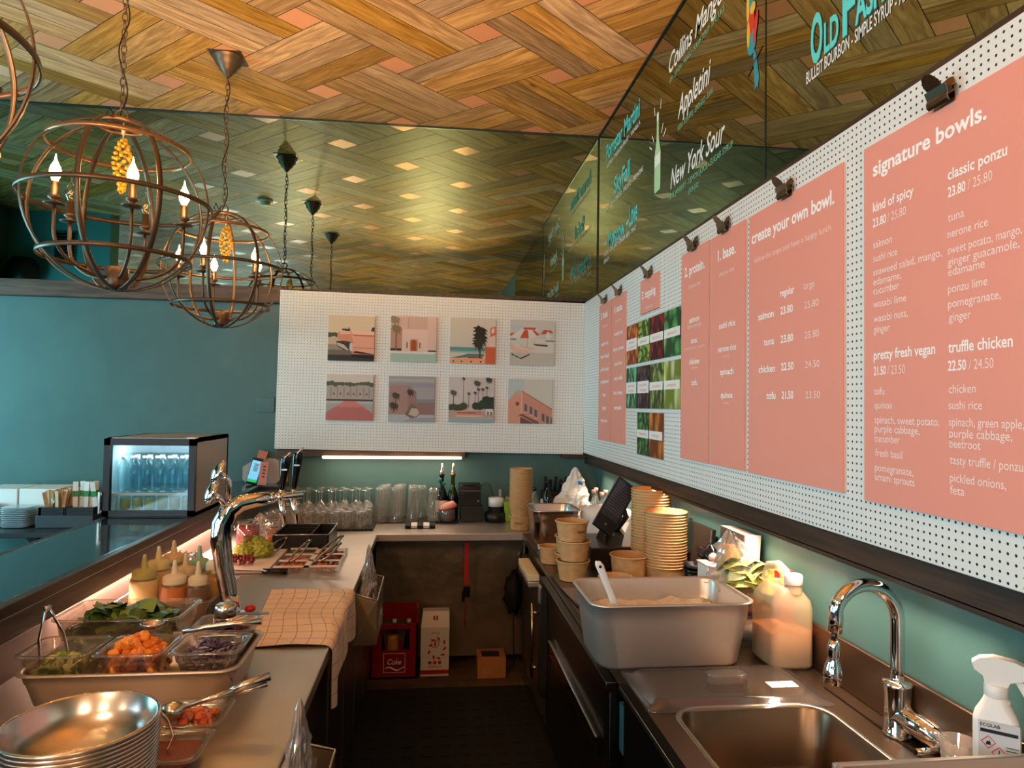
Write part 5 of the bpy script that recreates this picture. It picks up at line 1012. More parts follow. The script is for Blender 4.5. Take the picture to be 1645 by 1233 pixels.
for i, (xa, xb, ya, yb, fd) in enumerate(((-.695, -.575, 3.265, 3.36, 'sa'), (-.695, -.575, 3.39, 3.5, 'sa'), (-.54, -.43, 3.265, 3.36, 'sa'), (-.54, -.43, 3.39, 3.5, 'bt'), (-.54, -.43, 3.53, 3.635, 'bt'))):
    single('diced_topping', heap(xa+.01, xb-.01, ya+.01, yb-.01, .903, .925, 30, sh_cube, 20+i, .016), foods(fd), ('pale pink', 'light pink', 'bright orange', 'dark red', 'deep brown-red')[i]+' diced topping in a well of the insert', 'food', None, None, 'stuff')
tongs('steel tongs leaning up from the pale pink well of the insert', (-.645, 3.32, .935), (-.575, 3.42, 1.015), .03); tongs('steel tongs leaning from the orange well', (-.52, 3.32, .935), (-.43, 3.40, 1.005), .04); tongs('steel tongs leaning from the dark red well', (-.525, 3.45, .94), (-.44, 3.56, 1.01), .04)
tongs('steel tongs lying beside the guacamole', (-.80, 3.52, .93), (-.74, 3.70, .975), .05)
# soft clear bags under the bar
for i, (c, w, d, h, lb) in enumerate((((-1.0, 3.10, .905), .07, .16, .13, 'soft pink-lit clear bag under the bar behind the squeeze bottles'), ((-.95, 4.02, .905), .08, .07, .15, 'soft clear bag behind the red jar'))):
    t = thing('plastic_bag', lb, 'bag', c, 0, 'loose bags under the bar'); part(t, 'film', bag_mesh((0, 0, 0), w, d, h, 31+i, (0, 0)), 'plastic_bag')
t = thing('straw_bundle', 'loose pale straws lying under the bar behind the squeeze bottles', 'straws', (-1.02, 3.05, .95)); 
for k in range(9): 
    a = k*.25-.9; part(t, 'straw', MB().tube([(-.07*math.cos(a), -.1, .02+.004*k), (.07*math.cos(a)-.01*k, .08, .05+.004*k)], .003, 6), 'pink_card')
# ------------------------------------------------------------------ counter-top fridge on the bar
FX0, FX1, FY0, FY1, FZ0, FZ1 = -1.488, -1.088, 3.37, 3.86, 1.1415, 1.505
mat('fridge_grey', (150, 142, 136), .4, .3); mat('fridge_in', (206, 226, 230), .4); mat('fridge_light', (255, 255, 255), .4, emis=(200, 240, 255), es=5)
t = thing('display_fridge', 'small glass-door display fridge on the bar full of water bottles', 'fridge', (-1.288, 3.6, FZ0))
mb = MB().box((FX0, FY0, FZ0), (FX0+.02, FY1, FZ1)).box((FX1-.02, FY0, FZ0), (FX1, FY1, FZ1)).box((FX0, FY0, FZ1-.02), (FX1, FY1, FZ1)).box((FX0, FY0, FZ0), (FX1, FY1, FZ0+.02)).box((FX0, FY1-.02, FZ0), (FX1, FY1, FZ1)); part(t, 'cabinet', mb, 'fridge_grey', None, None, True)
mb = MB().box((FX0+.02, FY1-.024, FZ0+.02), (FX1-.02, FY1-.02, FZ1-.02)).box((FX0+.02, FY0+.01, FZ0+.02), (FX0+.0225, FY1-.024, FZ1-.02)).box((FX1-.0225, FY0+.01, FZ0+.02), (FX1-.02, FY1-.024, FZ1-.02)).box((FX0+.02, FY0+.01, FZ0+.02), (FX1-.02, FY1-.024, FZ0+.0225)); part(t, 'liner', mb, 'fridge_in', None, None, True)
part(t, 'interior_light', MB().box((FX0+.05, FY0+.03, FZ1-.026), (FX1-.05, FY0+.06, FZ1-.0205)), 'fridge_light', 'bright cool interior light', None, True)
area('fridge_lamp', (-1.288, FY0+.10, FZ1-.028), (0, 0, 0), .3, .1, 1.6, (.75, .95, 1))
part(t, 'shelf', MB().box((FX0+.024, FY0+.02, 1.238), (FX1-.024, FY1-.03, 1.246)), 'plastic_clear', None, None, True); part(t, 'shelf_edge', MB().box((FX0+.024, FY0+.014, 1.236), (FX1-.024, FY0+.02, 1.248)), 'white', None, None, True)
d = part(t, 'door', MB().box((FX0, FY0-.03, FZ0+.004), (FX0+.028, FY0-.004, FZ1-.004)).box((FX1-.028, FY0-.03, FZ0+.004), (FX1, FY0-.004, FZ1-.004)).box((FX0, FY0-.03, FZ1-.034), (FX1, FY0-.004, FZ1-.004)).box((FX0, FY0-.03, FZ0+.004), (FX1, FY0-.004, FZ0+.030)), 'black', 'black framed door', None, True)
part(d, 'pane', MB().box((FX0+.028, FY0-.02, FZ0+.03), (FX1-.028, FY0-.014, FZ1-.034)), 'glass_door', 'clear pane', None, True)
part(d, 'handle', MB().box((FX0-.012, FY0-.045, 1.16), (FX0-.002, FY0-.035, 1.26), .002).box((FX0-.012, FY0-.04, 1.165), (FX0+.002, FY0-.02, 1.175)).box((FX0-.012, FY0-.04, 1.245), (FX0+.002, FY0-.02, 1.255)), 'steel', 'bright handle', None, True)
part(t, 'hinge', MB().box((FX1-.04, FY0-.03, FZ1-.002), (FX1, FY0+.01, FZ1+.004)), 'white', None, None, True)
for z0 in (1.405, 1.17):
    mb = MB()
    for r in range(4):
        for c_ in range(3): mb.box((-1.27+c_*.05+(r % 2)*.012, FY1-.0262, z0+r*.014), (-1.232+c_*.05+(r % 2)*.012, FY1-.0242, z0+.006+r*.014))
    part(t, 'air_slots', mb, 'black', None, None, True); part(t, 'sticker', MB().lathe([(0, 0), (.011, 0), (.011, -.002), (0, -.002)], (0, 0, 0), 18).at(Matrix()), 'blue_sticker', 'blue sticker', None, False)
    st = t.children[-1]; st.location = (-1.14-t.location.x, FY1-.027-t.location.y, z0-.008+.02-t.location.z) if z0 < 1.3 else (-1.14-t.location.x, FY1-.027-t.location.y, z0+.035-t.location.z); st.rotation_euler = (PI/2, 0, 0)
def pet(h, r, label, loc, group, liquid=None, m='pet', capm='white'):
    t = thing('water_bottle', label, 'bottle', loc, 0, group)
    part(t, 'bottle', MB().lathe([(0, .003), (r*.6, 0), (r*.9, .003), (r, .012), (r*.97, h*.3), (r, h*.33), (r*.97, h*.5), (r, h*.62), (r*.8, h*.76), (r*.38, h*.90), (r*.36, h*.94)], n=18), m)
    if liquid: part(t, 'drink', MB().lathe([(0, .004), (r*.9, .006), (r*.92, h*.6), (0, h*.6)], n=16), liquid)
    part(t, 'cap', MB().lathe([(r*.42, h*.93), (r*.44, h*.94), (r*.44, h), (0, h)], n=14), capm); return t
pb = pet(.165, .027, 'clear water bottle in the top shelf front row of the fridge', (-1.42, 3.43, 1.2465), 'water bottles on the fridge shelf'); first = True
for r_ in range(3):
    for i in range(6 if r_ < 2 else 6):
        lc = (-1.435+i*.058+(r_ % 2)*.006, 3.43+r_*.075, 1.2465)
        if first: pb.location = lc; first = False; continue
        dup(pb, lc, 0, 'clear water bottle standing on the fridge shelf'); 
pb['label'] = 'clear water bottle standing on the fridge shelf'
mat('juice', (196, 170, 60), .3)
jb = pet(.085, .024, 'small yellow drink bottle at the fridge bottom', (-1.43, 3.44, 1.1640), 'small bottles at the fridge bottom', 'juice')
for i in range(1, 6): dup(jb, (-1.43+i*.056, 3.44, 1.1640), 0, 'small yellow drink bottle at the fridge bottom' if i < 4 else None)
# ------------------------------------------------------------------ card reader corner at the end of the bar
t = thing('card_terminal', 'white payment terminal with a lit blue screen at the bar end', 'payment terminal', (-1.155, 4.66, 1.14))
mb = MB(); M_ = Matrix.Translation((-1.16, 4.64, 1.145)) @ Euler((-.32, .22, .1)).to_matrix().to_4x4(); mb.at(M_).box((-.034, -.012, 0), (.034, .012, .175), .004); part(t, 'body', mb, 'black', None, None, True)
mb = MB().at(M_); mb.box((-.030, -.0135, .03), (.030, -.012, .155)); part(t, 'screen', mb, 'phone_blue', 'lit blue screen', None, True); mb = MB().at(M_); mb.box((-.030, -.0137, .012), (.030, -.012, .03)); part(t, 'screen_bar', mb, 'phone_green', 'green bar', None, True)
mb = MB().at(M_)
for k in range(6): mb.box((-.012, -.0141, .085+k*.009), (.016, -.0136, .09+k*.009))
part(t, 'screen_text', mb, 'grey', None, None, True)
t = thing('napkin_holder', 'pale rounded holder beside the payment terminal', 'holder', (-1.07, 4.72, 1.14)); mb = MB().loft([[(x, y, z) for x, z in ((-1.235, 1.17), (-1.21, 1.1405), (-1.02, 1.1405), (-1.0, 1.16), (-1.005, 1.29), (-1.03, 1.30), (-1.18, 1.285), (-1.235, 1.25))] for y in (4.72, 4.78)], sm=False); part(t, 'holder', mb, 'grey', None, None, True); t.children[0].data.materials[0] = MATS['pink_card'] if False else mat('holder_grey', (176, 160, 150), .5)
t = thing('menu_box', 'pink price-list box leaning next to the payment terminal', 'box', (-1.09, 4.62, 1.14)); M_ = Matrix.Translation((-1.085, 4.615, 1.141)) @ Euler((-.12, .1, .15)).to_matrix().to_4x4(); mb = MB().at(M_); mb.box((-.026, -.016, 0), (.026, .016, .15), .002); part(t, 'box', mb, 'pink_card', None, None, True)
mb = MB().at(M_)
for k in range(4): mb.box((-.006, -.0172, .05+k*.022), (.010, -.0162, .058+k*.022))
part(t, 'print', mb, 'dark_wood', None, None, True)
t = thing('pink_card', 'terracotta card standing behind the payment terminal', 'card', (-1.17, 4.79, 1.14)); M_ = Matrix.Translation((-1.18, 4.80, 1.141)) @ Euler((-.1, .25, 0)).to_matrix().to_4x4(); mb = MB().at(M_); mb.box((-.03, -.002, 0), (.03, .002, .215)); part(t, 'card', mb, mat('terracotta', (190, 110, 86), .6).name, None, None, True)
t = thing('wooden_crate', 'small honey-coloured wooden crate against the wall behind the terminal', 'crate', (-.98, 4.8, 1.14)); part(t, 'crate', MB().box((-1.10, 4.795, 1.1405), (-.965, 4.833, 1.30), .003), mat('honey_wood', (176, 116, 52), .5).name, None, None, True)
# ------------------------------------------------------------------ side table at the far wall with take-away things
t = thing('side_table', 'dark side table with crossed legs against the far teal wall', 'table', (-2.35, 4.5, 0)); part(t, 'table_top', MB().box((-2.95, 4.22, .885), (-1.80, 4.80, .915), .003), mat('table_dark', (40, 48, 50), .35).name, None, None, True)
for x in (-2.5, -2.1):
    for s_ in (-1, 1):
        mb = MB(); mb.loft([[(x+s_*.32*k-.03*1, 4.5-.03, z), (x+s_*.32*k+.03, 4.5-.03, z), (x+s_*.32*k+.03, 4.5+.03, z), (x+s_*.32*k-.03, 4.53, z)] for k, z in ((-1, .885), (1, 0))], sm=False); part(t, 'leg', mb, 'black', None, None, True)
def tubs(x, y, n, label):
    t = thing('takeaway_tubs', label, 'tub stack', (x, y, .9155), 0, 'stacks of clear takeaway tubs')
    for k in range(n):
        q = rnd.uniform(-.006, .006); mb = MB(); mb.loft([rrect(.075+q, .06, .03, .004+k*.011), rrect(.085+q, .068, .03, .012+k*.011)], True, True); part(t, 'tub', mb, 'tub_clear')
    return t
tubs(-2.43, 4.42, 11, 'stack of clear takeaway tubs next to the sugar organiser'); tubs(-2.64, 4.42, 12, 'stack of clear takeaway tubs at the frame edge')
for i, (x, y, lb) in enumerate(((-2.60, 4.62, 'white paper napkin pack behind the takeaway tubs'), (-2.37, 4.62, 'white paper napkin pack closest to the wooden cutlery'))):
    t = thing('napkin_pack', lb, 'napkins', (x, y, .9155), 0, 'white napkin packs'); part(t, 'pack', MB().box((-.11, -.12, 0), (.11, .12, .215), .004), 'white')
t = thing('condiment_organiser', 'black condiment organiser holding cutlery and sugar sachets', 'organiser', (-2.12, 4.5, .9155)); mb = MB().box((-2.31, 4.36, .916), (-1.99, 4.64, .99), .004); part(t, 'base', mb, mat('organiser', (52, 58, 62), .45).name, None, None, True)
mb = MB()
for a, b in (((-2.30, 4.37), (-2.16, 4.39)), ((-2.15, 4.37), (-2.0, 4.39)), ((-2.30, 4.37), (-2.285, 4.62)), ((-2.0, 4.37), (-1.995, 4.62)), ((-2.155, 4.37), (-2.145, 4.62)), ((-2.3, 4.6), (-2.0, 4.62))): mb.box((*a, .99), (*b, 1.035))
part(t, 'compartments', mb, 'black', None, None, True)
mb = MB(); q = random.Random(5)
for k in range(60):
    x = -2.28+.11*q.random(); y = 4.41+.17*q.random(); mb.at(Matrix.Translation((x, y, 1.0)) @ Euler((q.uniform(-.35, .35), q.uniform(-.4, .4), q.uniform(0, 3))).to_matrix().to_4x4()); mb.box((-.011, -.0015, 0), (.011, .0015, .135), .001)
single('wooden_cutlery', mb, mat('pale_wood', (216, 186, 150), .6).name, 'pale wooden cutlery standing in the black organiser', 'cutlery', None, None, 'stuff')
sch = None
for k in range(7):
    lc = (-2.135+k*.02, 4.45+.02*(k % 3), 1.0)
    if sch is None:
        sch = thing('sugar_sachet', 'white and green sugar sachet standing in the black organiser', 'sachet', lc, .2, 'sugar sachets in the organiser'); part(sch, 'sachet', MB().box((-.014, -.003, 0), (.014, .003, .18), .001), 'white'); part(sch, 'green_print', MB().box((-.0142, -.0034, .09), (.0142, .0034, .125)), mat('print_green', (60, 140, 80), .5).name)
    else: dup(sch, lc, rnd.uniform(-.3, .5)).rotation_euler = (rnd.uniform(-.1, .1), rnd.uniform(-.12, .12), rnd.uniform(-.3, .5))
# ------------------------------------------------------------------ crowd of glasses on the bar mat
t = thing('bar_mat', 'black ribbed bar mat under the glasses on the far worktop', 'bar mat', (-.6, 4.5, .9)); mb = MB().box((-1.0, 4.30, .9003), (-.345, 4.80, .908))
for k in range(26): mb.box((-1.0+k*.0253, 4.296, .9005), (-.988+k*.0253, 4.304, .914))
part(t, 'mat', mb, 'rubber', None, None, True)
t = thing('bar_mat', 'narrow black bar mat under the green bottles and straw jar', 'bar mat', (.0, 4.6, .9)); mb = MB().box((-.34, 4.56, .9003), (.19, 4.82, .907))
for k in range(14): mb.box((-.0+k*.0135, 4.552, .9005), (.007+k*.0135, 4.56, .912))
part(t, 'mat', mb, 'rubber', None, None, True)
def stem_glass(name, prof, label, group, n=16):
    t = thing(name, label, 'glass', (0, 0, 0), 0, group); part(t, 'bowl', MB().lathe(prof, n=n), 'glass_thin'); return t
# upside-down wine glasses, tumblers, small bottles
WG = stem_glass('wine_glass', [(.030, 0), (.036, .03), (.038, .06), (.032, .09), (.012, .112), (.004, .12), (.0035, .19), (.012, .197), (.032, .2), (0, .202)], 'clear wine glass upside down in the crowd on the bar mat', 'wine glasses on the bar mat')
TB = stem_glass('tumbler', [(.034, 0), (.036, .004), (.031, .1), (.030, .105), (.026, .108), (0, .108), (0, .098), (.028, .097)], 'short clear tumbler upside down near the front of the bar mat', 'tumblers on the bar mat')
wu = tu = False; q = random.Random(9)
for j in range(7):
    for i in range(9):
        x = -.975+i*.078+(j % 2)*.03+q.uniform(-.008, .008); y = 4.34+j*.073+q.uniform(-.006, .006)
        if x > -.37: continue
        small = j < 3 or (j == 3 and i > 4)
        if small:
            if not tu: put(TB, (x, y, .9085)); tu = True
            else: dup(TB, (x, y, .9085), q.random())
        else:
            if not wu: put(WG, (x, y, .9085)); wu = True
            else: dup(WG, (x, y, .9085), q.random())
PG = stem_glass('pint_glass', [(.043, 0), (.0435, .006), (.043, .02), (.041, .03), (.038, .05), (.033, .14), (.0325, .205), (.034, .222), (.030, .224), (0, .224), (0, .205), (.030, .20)], 'tall pint glass upside down beside the wine glasses', 'tall pint glasses on the far worktop', 22)
pl = [(-.325, 4.58), (-.225, 4.58), (-.315, 4.70), (-.215, 4.71), (-.115, 4.62), (-.115, 4.73), (-.055, 4.70), (-.30, 4.79), (-.20, 4.79)]
for i, (x, y) in enumerate(pl):
    if i == 0: put(PG, (x, y, .9075))
    else: dup(PG, (x, y, .9075), i)
for o in list(bpy.data.objects):
    if o.name.startswith('pint_glass'): o['label'] = 'tall pint glass upside down between the wine glasses and the green bottles'
t = thing('carafe', 'clear tapered carafe in front of the green bottle', 'carafe', (.02, 4.60, .9075)); part(t, 'glass', MB().lathe([(0, .006), (.042, .004), (.046, .01), (.045, .05), (.036, .13), (.031, .19), (.034, .215), (.031, .216), (.029, .19), (.034, .13), (.042, .05), (.03, .014), (0, .014)], n=24), 'glass_thin')
# ------------------------------------------------------------------ bottles with pourers, jar of straws, printer, cash box, tape, lime box
def pour_bottle(label, x, y, h, r, gm, liq, lh, fol, labm):
    t = bottle('spirit_bottle', label, 'bottle', h, r, gm, fol, (x, y, .9075), 'bottles with pourers on the far worktop', labm, .42)
    part(t, 'drink', MB().lathe([(0, .004), (r*.95, .006), (r*.95, lh), (0, lh)], n=18), liq); part(t, 'pourer', MB().lathe([(.012, h+.008), (.014, h+.02), (.009, h+.03), (.006, h+.04), (.004, h+.075), (0, h+.075)], n=12), 'steel'); return t
clear('drink_green', (170, 180, 90), .02, .05); 
pour_bottle('green spirit bottle with a teal ribbon and white label', .075, 4.70, .30, .040, 'green_glass', 'drink_green', .16, 'steel_dark', 'label_white')
pour_bottle('pale spirit bottle half filled, beside the receipt printer', .150, 4.70, .30, .038, 'olive_glass', 'drink_green', .15, 'brass', None)
t = thing('ribbon', 'teal ribbon tied around the green bottle neck', 'ribbon', (.075, 4.68, 1.16)); part(t, 'bow', MB().blob((-.012, 0, .005), (.014, .012, .02), .4, 2, 3).blob((.012, -.004, -.012), (.016, .012, .012), .4, 2, 5).tube([(-.01, -.004, 0), (-.015, -.01, -.04), (-.008, -.012, -.07)], .004, 5), mat('ribbon_teal', (16, 92, 88), .5).name)
t = thing('straw_jar', 'dark glass jar with a red-edged cloth lid in front of the bottles', 'jar', (.115, 4.60, .9075)); part(t, 'jar', MB().lathe([(0, .003), (.048, .003), (.055, .012), (.055, .08), (.048, .088)], n=24), 'glass_thin'); part(t, 'contents', MB().lathe([(0, .004), (.05, .006), (.05, .07), (.03, .075), (0, .074)], n=20), 'food_bt2')
part(t, 'cloth_lid', MB().loft([[(.058*math.cos(a)*k, .05*math.sin(a)*k, .10+z+.012*math.cos(a)) for a in [2*PI*i/20 for i in range(20)]] for k, z in ((1, -.016), (1.06, -.002), (.6, .022))]), 'pink_card'); part(t, 'lid_edge', MB().tube([(.0595*math.cos(a), .051*math.sin(a), .086+.012*math.cos(a)) for a in [2*PI*i/20 for i in range(20)]], .004, 6, True), 'red')
t = thing('cash_box', 'black cash box under the receipt printer', 'box', (.275, 4.68, .9)); part(t, 'box', MB().box((-.075, -.075, .001), (.075, .08, .108), .004), 'black')
t = thing('receipt_printer', 'black receipt printer on top of the cash box', 'printer', (.262, 4.68, 1.009)); part(t, 'body', MB().loft([[(-.073, y, z) for y, z in ((-.078, .001), (-.082, .10), (-.06, .125), (.05, .14), (.075, .135), (.075, .001))], [(.073, y, z) for y, z in ((-.078, .001), (-.082, .10), (-.06, .125), (.05, .14), (.075, .135), (.075, .001))]], sm=False), 'black')
part(t, 'paper_slot', MB().box((-.05, -.045, .127), (.04, -.03, .134)), 'black_gloss'); part(t, 'front_rim', MB().box((-.072, -.0835, .092), (.072, -.078, .102)), mat('printer_grey', (74, 66, 60), .4).name); part(t, 'button', MB().cyl((.055, -.0815, .03), (.055, -.0835, .03), .007, n=14), 'grey')
mb = MB().text('EPSON', MF(-.063, -.0838, .078), .026, .006, .01); part(t, 'lettering', mb, 'grey')
t = thing('power_cable', 'pale cable looping from the receipt printer', 'cable', (.34, 4.7, 1.1)); part(t, 'cable', MB().tube([(.0, 0, .03), (.03, .0, .055), (.065, .0, .035), (.085, .0, -.03), (.09, .01, -.10), (.095, .03, -.19)], .0045, 7), 'printer_grey')
t = thing('label_spool', 'dark spool stand with a white paper roll beside the cash box', 'spool', (.44, 4.64, .9)); part(t, 'stand', MB().lathe([(0, .001), (.075, .001), (.075, .06), (.05, .062), (.05, .1), (0, .1)], n=28), 'black'); part(t, 'paper_roll', MB().lathe([(0, .1005), (.052, .1005), (.052, .158), (.02, .158), (0, .155)], n=28), 'white')
t = thing('lime_box', 'lime green box partly hidden by the tall kraft bowl stack', 'box', (.54, 4.66, .9)); part(t, 'box', MB().loft([[(-.035, -.06, .001), (.05, -.06, .001), (.05, .06, .001), (-.035, .06, .001)], [(-.052, -.07, .135), (.05, -.07, .135), (.05, .07, .135), (-.052, .07, .135)]], sm=False), 'lime')
t = thing('paper_scraps', 'crumpled paper and tools poking out behind the lime box', 'paper', (.50, 4.74, 1.0), 0); part(t, 'scrap', MB().box((-.03, -.01, -.098), (-.015, .01, .10)).at(Matrix.Rotation(.6, 4, 'Y')).box((-.01, -.01, 0), (.02, .01, .06)).box((0, -.012, -.02), (.05, -.002, .02)), 'holder_grey')
t = thing('folded_napkin', 'black and cream striped folded towel on the far worktop edge', 'towel', (-.06, 4.42, .9)); 
for k in range(5):
    part(t, 'fold', MB().loft([[(-.095+.038*k+w, y, z) for y, z in ((-.05, .002), (.05, .002), (.055, .018), (.0, .03), (-.055, .018))] for w in (0, .037)], sm=False), 'black_matt' if k % 2 == 0 else 'label_white')
# ------------------------------------------------------------------ kraft paper bowls
def kraft_bowl(rt_, rb_, h, n=36, rh=.007, fl=.004):
    mb = MB(); mb.m = 0; mb.lathe([(0, .004), (rb_*.97, .004), (rb_, 0), (rb_, .003), (rt_-.002, h-rh+.001)], n=n)
    mb.m = 1; pr = [(rt_-.001, h-rh), (rt_+fl*.75, h-rh*.85), (rt_+fl, h-rh*.3), (rt_+fl*.5, h), (rt_-.002, h-.001)]; mb.lathe(pr, n=n)
    mb.m = 2; mb.lathe([(rt_-.002, h-.001), (rb_-.001, .006), (0, .006)], n=n); return mb
KM = ['kraft', 'kraft_rim', 'kraft_in']
def stack(label, top_label, group, x, y, z0, n, rt_, rb_, h, pitch, lean=0, rh=.007):
    o0 = single('kraft_bowl', kraft_bowl(rt_, rb_, h, rh=rh, fl=.004 if rh > .005 else .005), KM, label, 'paper bowl', (x, y, z0), group)
    for k in range(1, n):
        o = o0.copy(); COL.objects.link(o); o.location = (x+lean*k+rnd.uniform(-.0008, .0008), y+rnd.uniform(-.0008, .0008), z0+pitch*k); o.rotation_euler = (0, 0, rnd.uniform(0, 6))
        if k == n-1 and top_label: o['label'] = top_label
    return o0
# far tall stack by the steel pot, printed bowl at its foot
stack('kraft bowl nested in the tall stack by the steel bain-marie pot', 'topmost kraft bowl of the tall stack by the steel pot', 'tall far stack of kraft bowls', .568, 4.32, .986, 27, .069, .0585, .06, .0092, rh=.0042)
t = thing('kraft_bowl', 'printed kraft bowl at the foot of the tall far stack', 'paper bowl', (.568, 4.32, .901)); part(t, 'bowl', kraft_bowl(.070, .060, .088), KM); part(t, 'lettering', MB().text('kaisin.', Matrix.Translation((-.045, -.0665, .045)) @ Matrix(((.92, 0, .39, 0), (-.39, 0, .92, 0), (0, 1, 0, 0), (0, 0, 0, 1))) , .045, .012, .01), 'dark_wood')
# two stacks of larger bowls by the wall
stack('large kraft bowl nested in the near wall-side stack', 'topmost large kraft bowl of the near wall-side stack', 'near wall-side stack of large kraft bowls', 1.058, 3.02, .901, 20, .094, .080, .075, .0126)
stack('large kraft bowl nested in the rear wall-side stack', 'topmost large kraft bowl of the rear wall-side stack, highest of all', 'rear wall-side stack of large kraft bowls', 1.062, 3.24, .901, 24, .092, .079, .075, .0136)
# short stack of three with the print, smaller ones behind
for k in range(3):
    o = thing('kraft_bowl', 'medium kraft bowl, '+('bottom', 'middle', 'printed top')[k]+' one of the short stack of three', 'paper bowl', (.645+(0, .004, -.006)[k], 3.07, .901+.088*k), 0, 'short stack of three kraft bowls')
    part(o, 'bowl', kraft_bowl(.074, .060, .089), KM)
    if k == 2: part(o, 'lettering', MB().text('kaisin', Matrix.Translation((.012, -.0705, .042)) @ Matrix(((.93, 0, -.36, 0), (.36, 0, .93, 0), (0, 1, 0, 0), (0, 0, 0, 1))), .04, .014, .01), 'dark_wood')
for x, y, z, lb in ((.605, 3.40, .901, 'small kraft bowl on the worktop behind the short stack, by the edge'), (.66, 3.24, .901, 'small kraft bowl, lower of two behind the short stack'), (.657, 3.24, .985, 'small kraft bowl, upper of two behind the short stack')):
    single('kraft_bowl', kraft_bowl(.062, .052, .083), KM, lb, 'paper bowl', (x, y, z), 'small kraft bowls behind the short stack')
single('kraft_bowl', kraft_bowl(.088, .076, .112), KM, 'single deep kraft bowl between the till box and the wall-side stacks', 'paper bowl', (.905, 3.06, .901))
single('kraft_bowl', kraft_bowl(.07, .06, .06), KM, 'low kraft bowl mostly hidden behind the deep steel pan', 'paper bowl', (.79, 2.88, .901))
# ------------------------------------------------------------------ steel pot, rice cooker, POS
t = thing('bain_marie_pan', 'deep square steel bain-marie pan next to the white rice cooker', 'steel pan', (.70, 3.92, .9005)); gn(t, .14, .16, .20, 'steel', .05); part(t, 'tag', MB().box((-.13, -.165, .14), (-.09, -.161, .18)), 'plastic_clear')
t = thing('rice_cooker', 'white round rice cooker with a domed lid', 'rice cooker', (.995, 3.84, .9005)); part(t, 'body', MB().lathe([(0, .01), (.13, .01), (.142, .03), (.145, .10), (.142, .15)], n=36), 'white_plastic'); part(t, 'lid', MB().lathe([(.144, .15), (.146, .17), (.14, .195), (.09, .215), (.04, .222), (0, .224)], n=36), 'white_plastic'); part(t, 'control_panel', MB().loft([[(.05*math.cos(a), -.155+.012*math.cos(a*.5), .06+.035*math.sin(a)) for a in [2*PI*i/16 for i in range(16)]], [(.05*math.cos(a), -.15, .06+.035*math.sin(a)) for a in [2*PI*i/16 for i in range(16)]]]), 'holder_grey'); part(t, 'feet', MB().lathe([(0, 0), (.12, .001), (.12, .012), (0, .012)], n=24), 'grey')
t = thing('till_box', 'dark metal till box under the touchscreen till', 'cash drawer', (.92, 3.46, .9)); part(t, 'body', MB().box((.775, 3.26, .901), (1.09, 3.64, 1.0), .004), 'cabinet_dark', None, None, True); part(t, 'drawer_front', MB().box((.771, 3.27, .915), (.776, 3.63, .985), .002), 'cabinet_grey', None, None, True)
t = thing('till_screen', 'tilted dark touchscreen till facing the aisle', 'till', (.96, 3.42, 1.0)); P0 = [Vector(v) for v in ((.795, 3.31, 1.112), (.883, 3.30, 1.045), (1.035, 3.40, 1.296), (.955, 3.42, 1.330))]
ex, ey = (P0[1]-P0[0]), (P0[3]-P0[0]); nrm = ex.cross(ey).normalized(); nrm = nrm if nrm.y < 0 else -nrm
def P_(u, v, w=0): return tuple(P0[0]+ex*u+ey*v+nrm*w)
mb = MB(); mb.loft([[P_(*c, -.022) for c in ((0, 0), (1, 0), (1, 1), (0, 1))], [P_(*c, 0) for c in ((0, 0), (1, 0), (1, 1), (0, 1))]], sm=False); part(t, 'housing', mb, 'black', None, None, True)
part(t, 'display', MB().loft([[P_(*c, .0005) for c in ((.06, .24), (.94, .24), (.94, .97), (.06, .97))], [P_(*c, .0012) for c in ((.06, .24), (.94, .24), (.94, .97), (.06, .97))]], sm=False), mat('screen', (52, 50, 58), .12).name, None, None, True)
mb = MB()
for i in range(9):
    for j in range(12): 
        if i+j*.7 < 13: mb.poly([P_(.10+i*.09+a, .36+j*.05+b, .0016) for a, b in ((0, 0), (.045, 0), (.045, .022), (0, .022))])
part(t, 'screen_icons', mb, mat('icon_grey', (88, 86, 96), .4).name, None, None, True); part(t, 'logo', MB().poly([P_(.5+.05*math.cos(a), .12+.035*math.sin(a), .0012) for a in [2*PI*i/12 for i in range(12)]]) and None or MB().loft([[P_(.5+.05*math.cos(a), .12+.02*math.sin(a), w) for a in [2*PI*i/12 for i in range(12)]] for w in (.0004, .0014)]), 'grey', None, None, True)
part(t, 'stand', MB().loft([[(.86, 3.33, 1.0005), (.99, 3.33, 1.0005), (.99, 3.52, 1.0005), (.86, 3.52, 1.0005)], [(.87, 3.36, 1.04), (.98, 3.36, 1.04), (.98, 3.47, 1.06), (.87, 3.47, 1.06)]], sm=False), 'steel_dark', None, None, True); part(t, 'neck', MB().tube([(.94, 3.43, 1.05), (1.0, 3.45, 1.12), (.965, 3.40, 1.18)], .016, 10), 'steel_dark', None, None, True)
t = thing('white_folder', 'white rounded paper folder leaning beside the till stand', 'folder', (1.0, 3.34, 1.0)); mb = MB(); sec = [(.0, 0), (.10, 0), (.10, .12), (.085, .16), (.05, .14), (.015, .06)]; mb.loft([[(.935+u, 3.28+.03*u, 1.0005+v) for u, v in sec], [(.935+u, 3.30+.03*u, 1.0005+v) for u, v in sec]], sm=False); part(t, 'folder', mb, 'white', None, None, True)
t = thing('order_tablet', 'dark flat phone lying on the worktop in front of the short bowl stack', 'tablet', (.6, 2.78, .9)); part(t, 'body', MB().at(Matrix.Translation((.60, 2.77, .9005)) @ Matrix.Rotation(.08, 4, 'Z')).box((-.034, -.13, 0), (.034, .13, .009), .003), 'black_gloss', None, None, True); part(t, 'screen', MB().at(Matrix.Translation((.60, 2.77, .9005)) @ Matrix.Rotation(.08, 4, 'Z')).box((-.031, -.125, .009), (.031, .125, .0095)), mat('tab_screen', (110, 104, 120), .2).name, None, None, True)
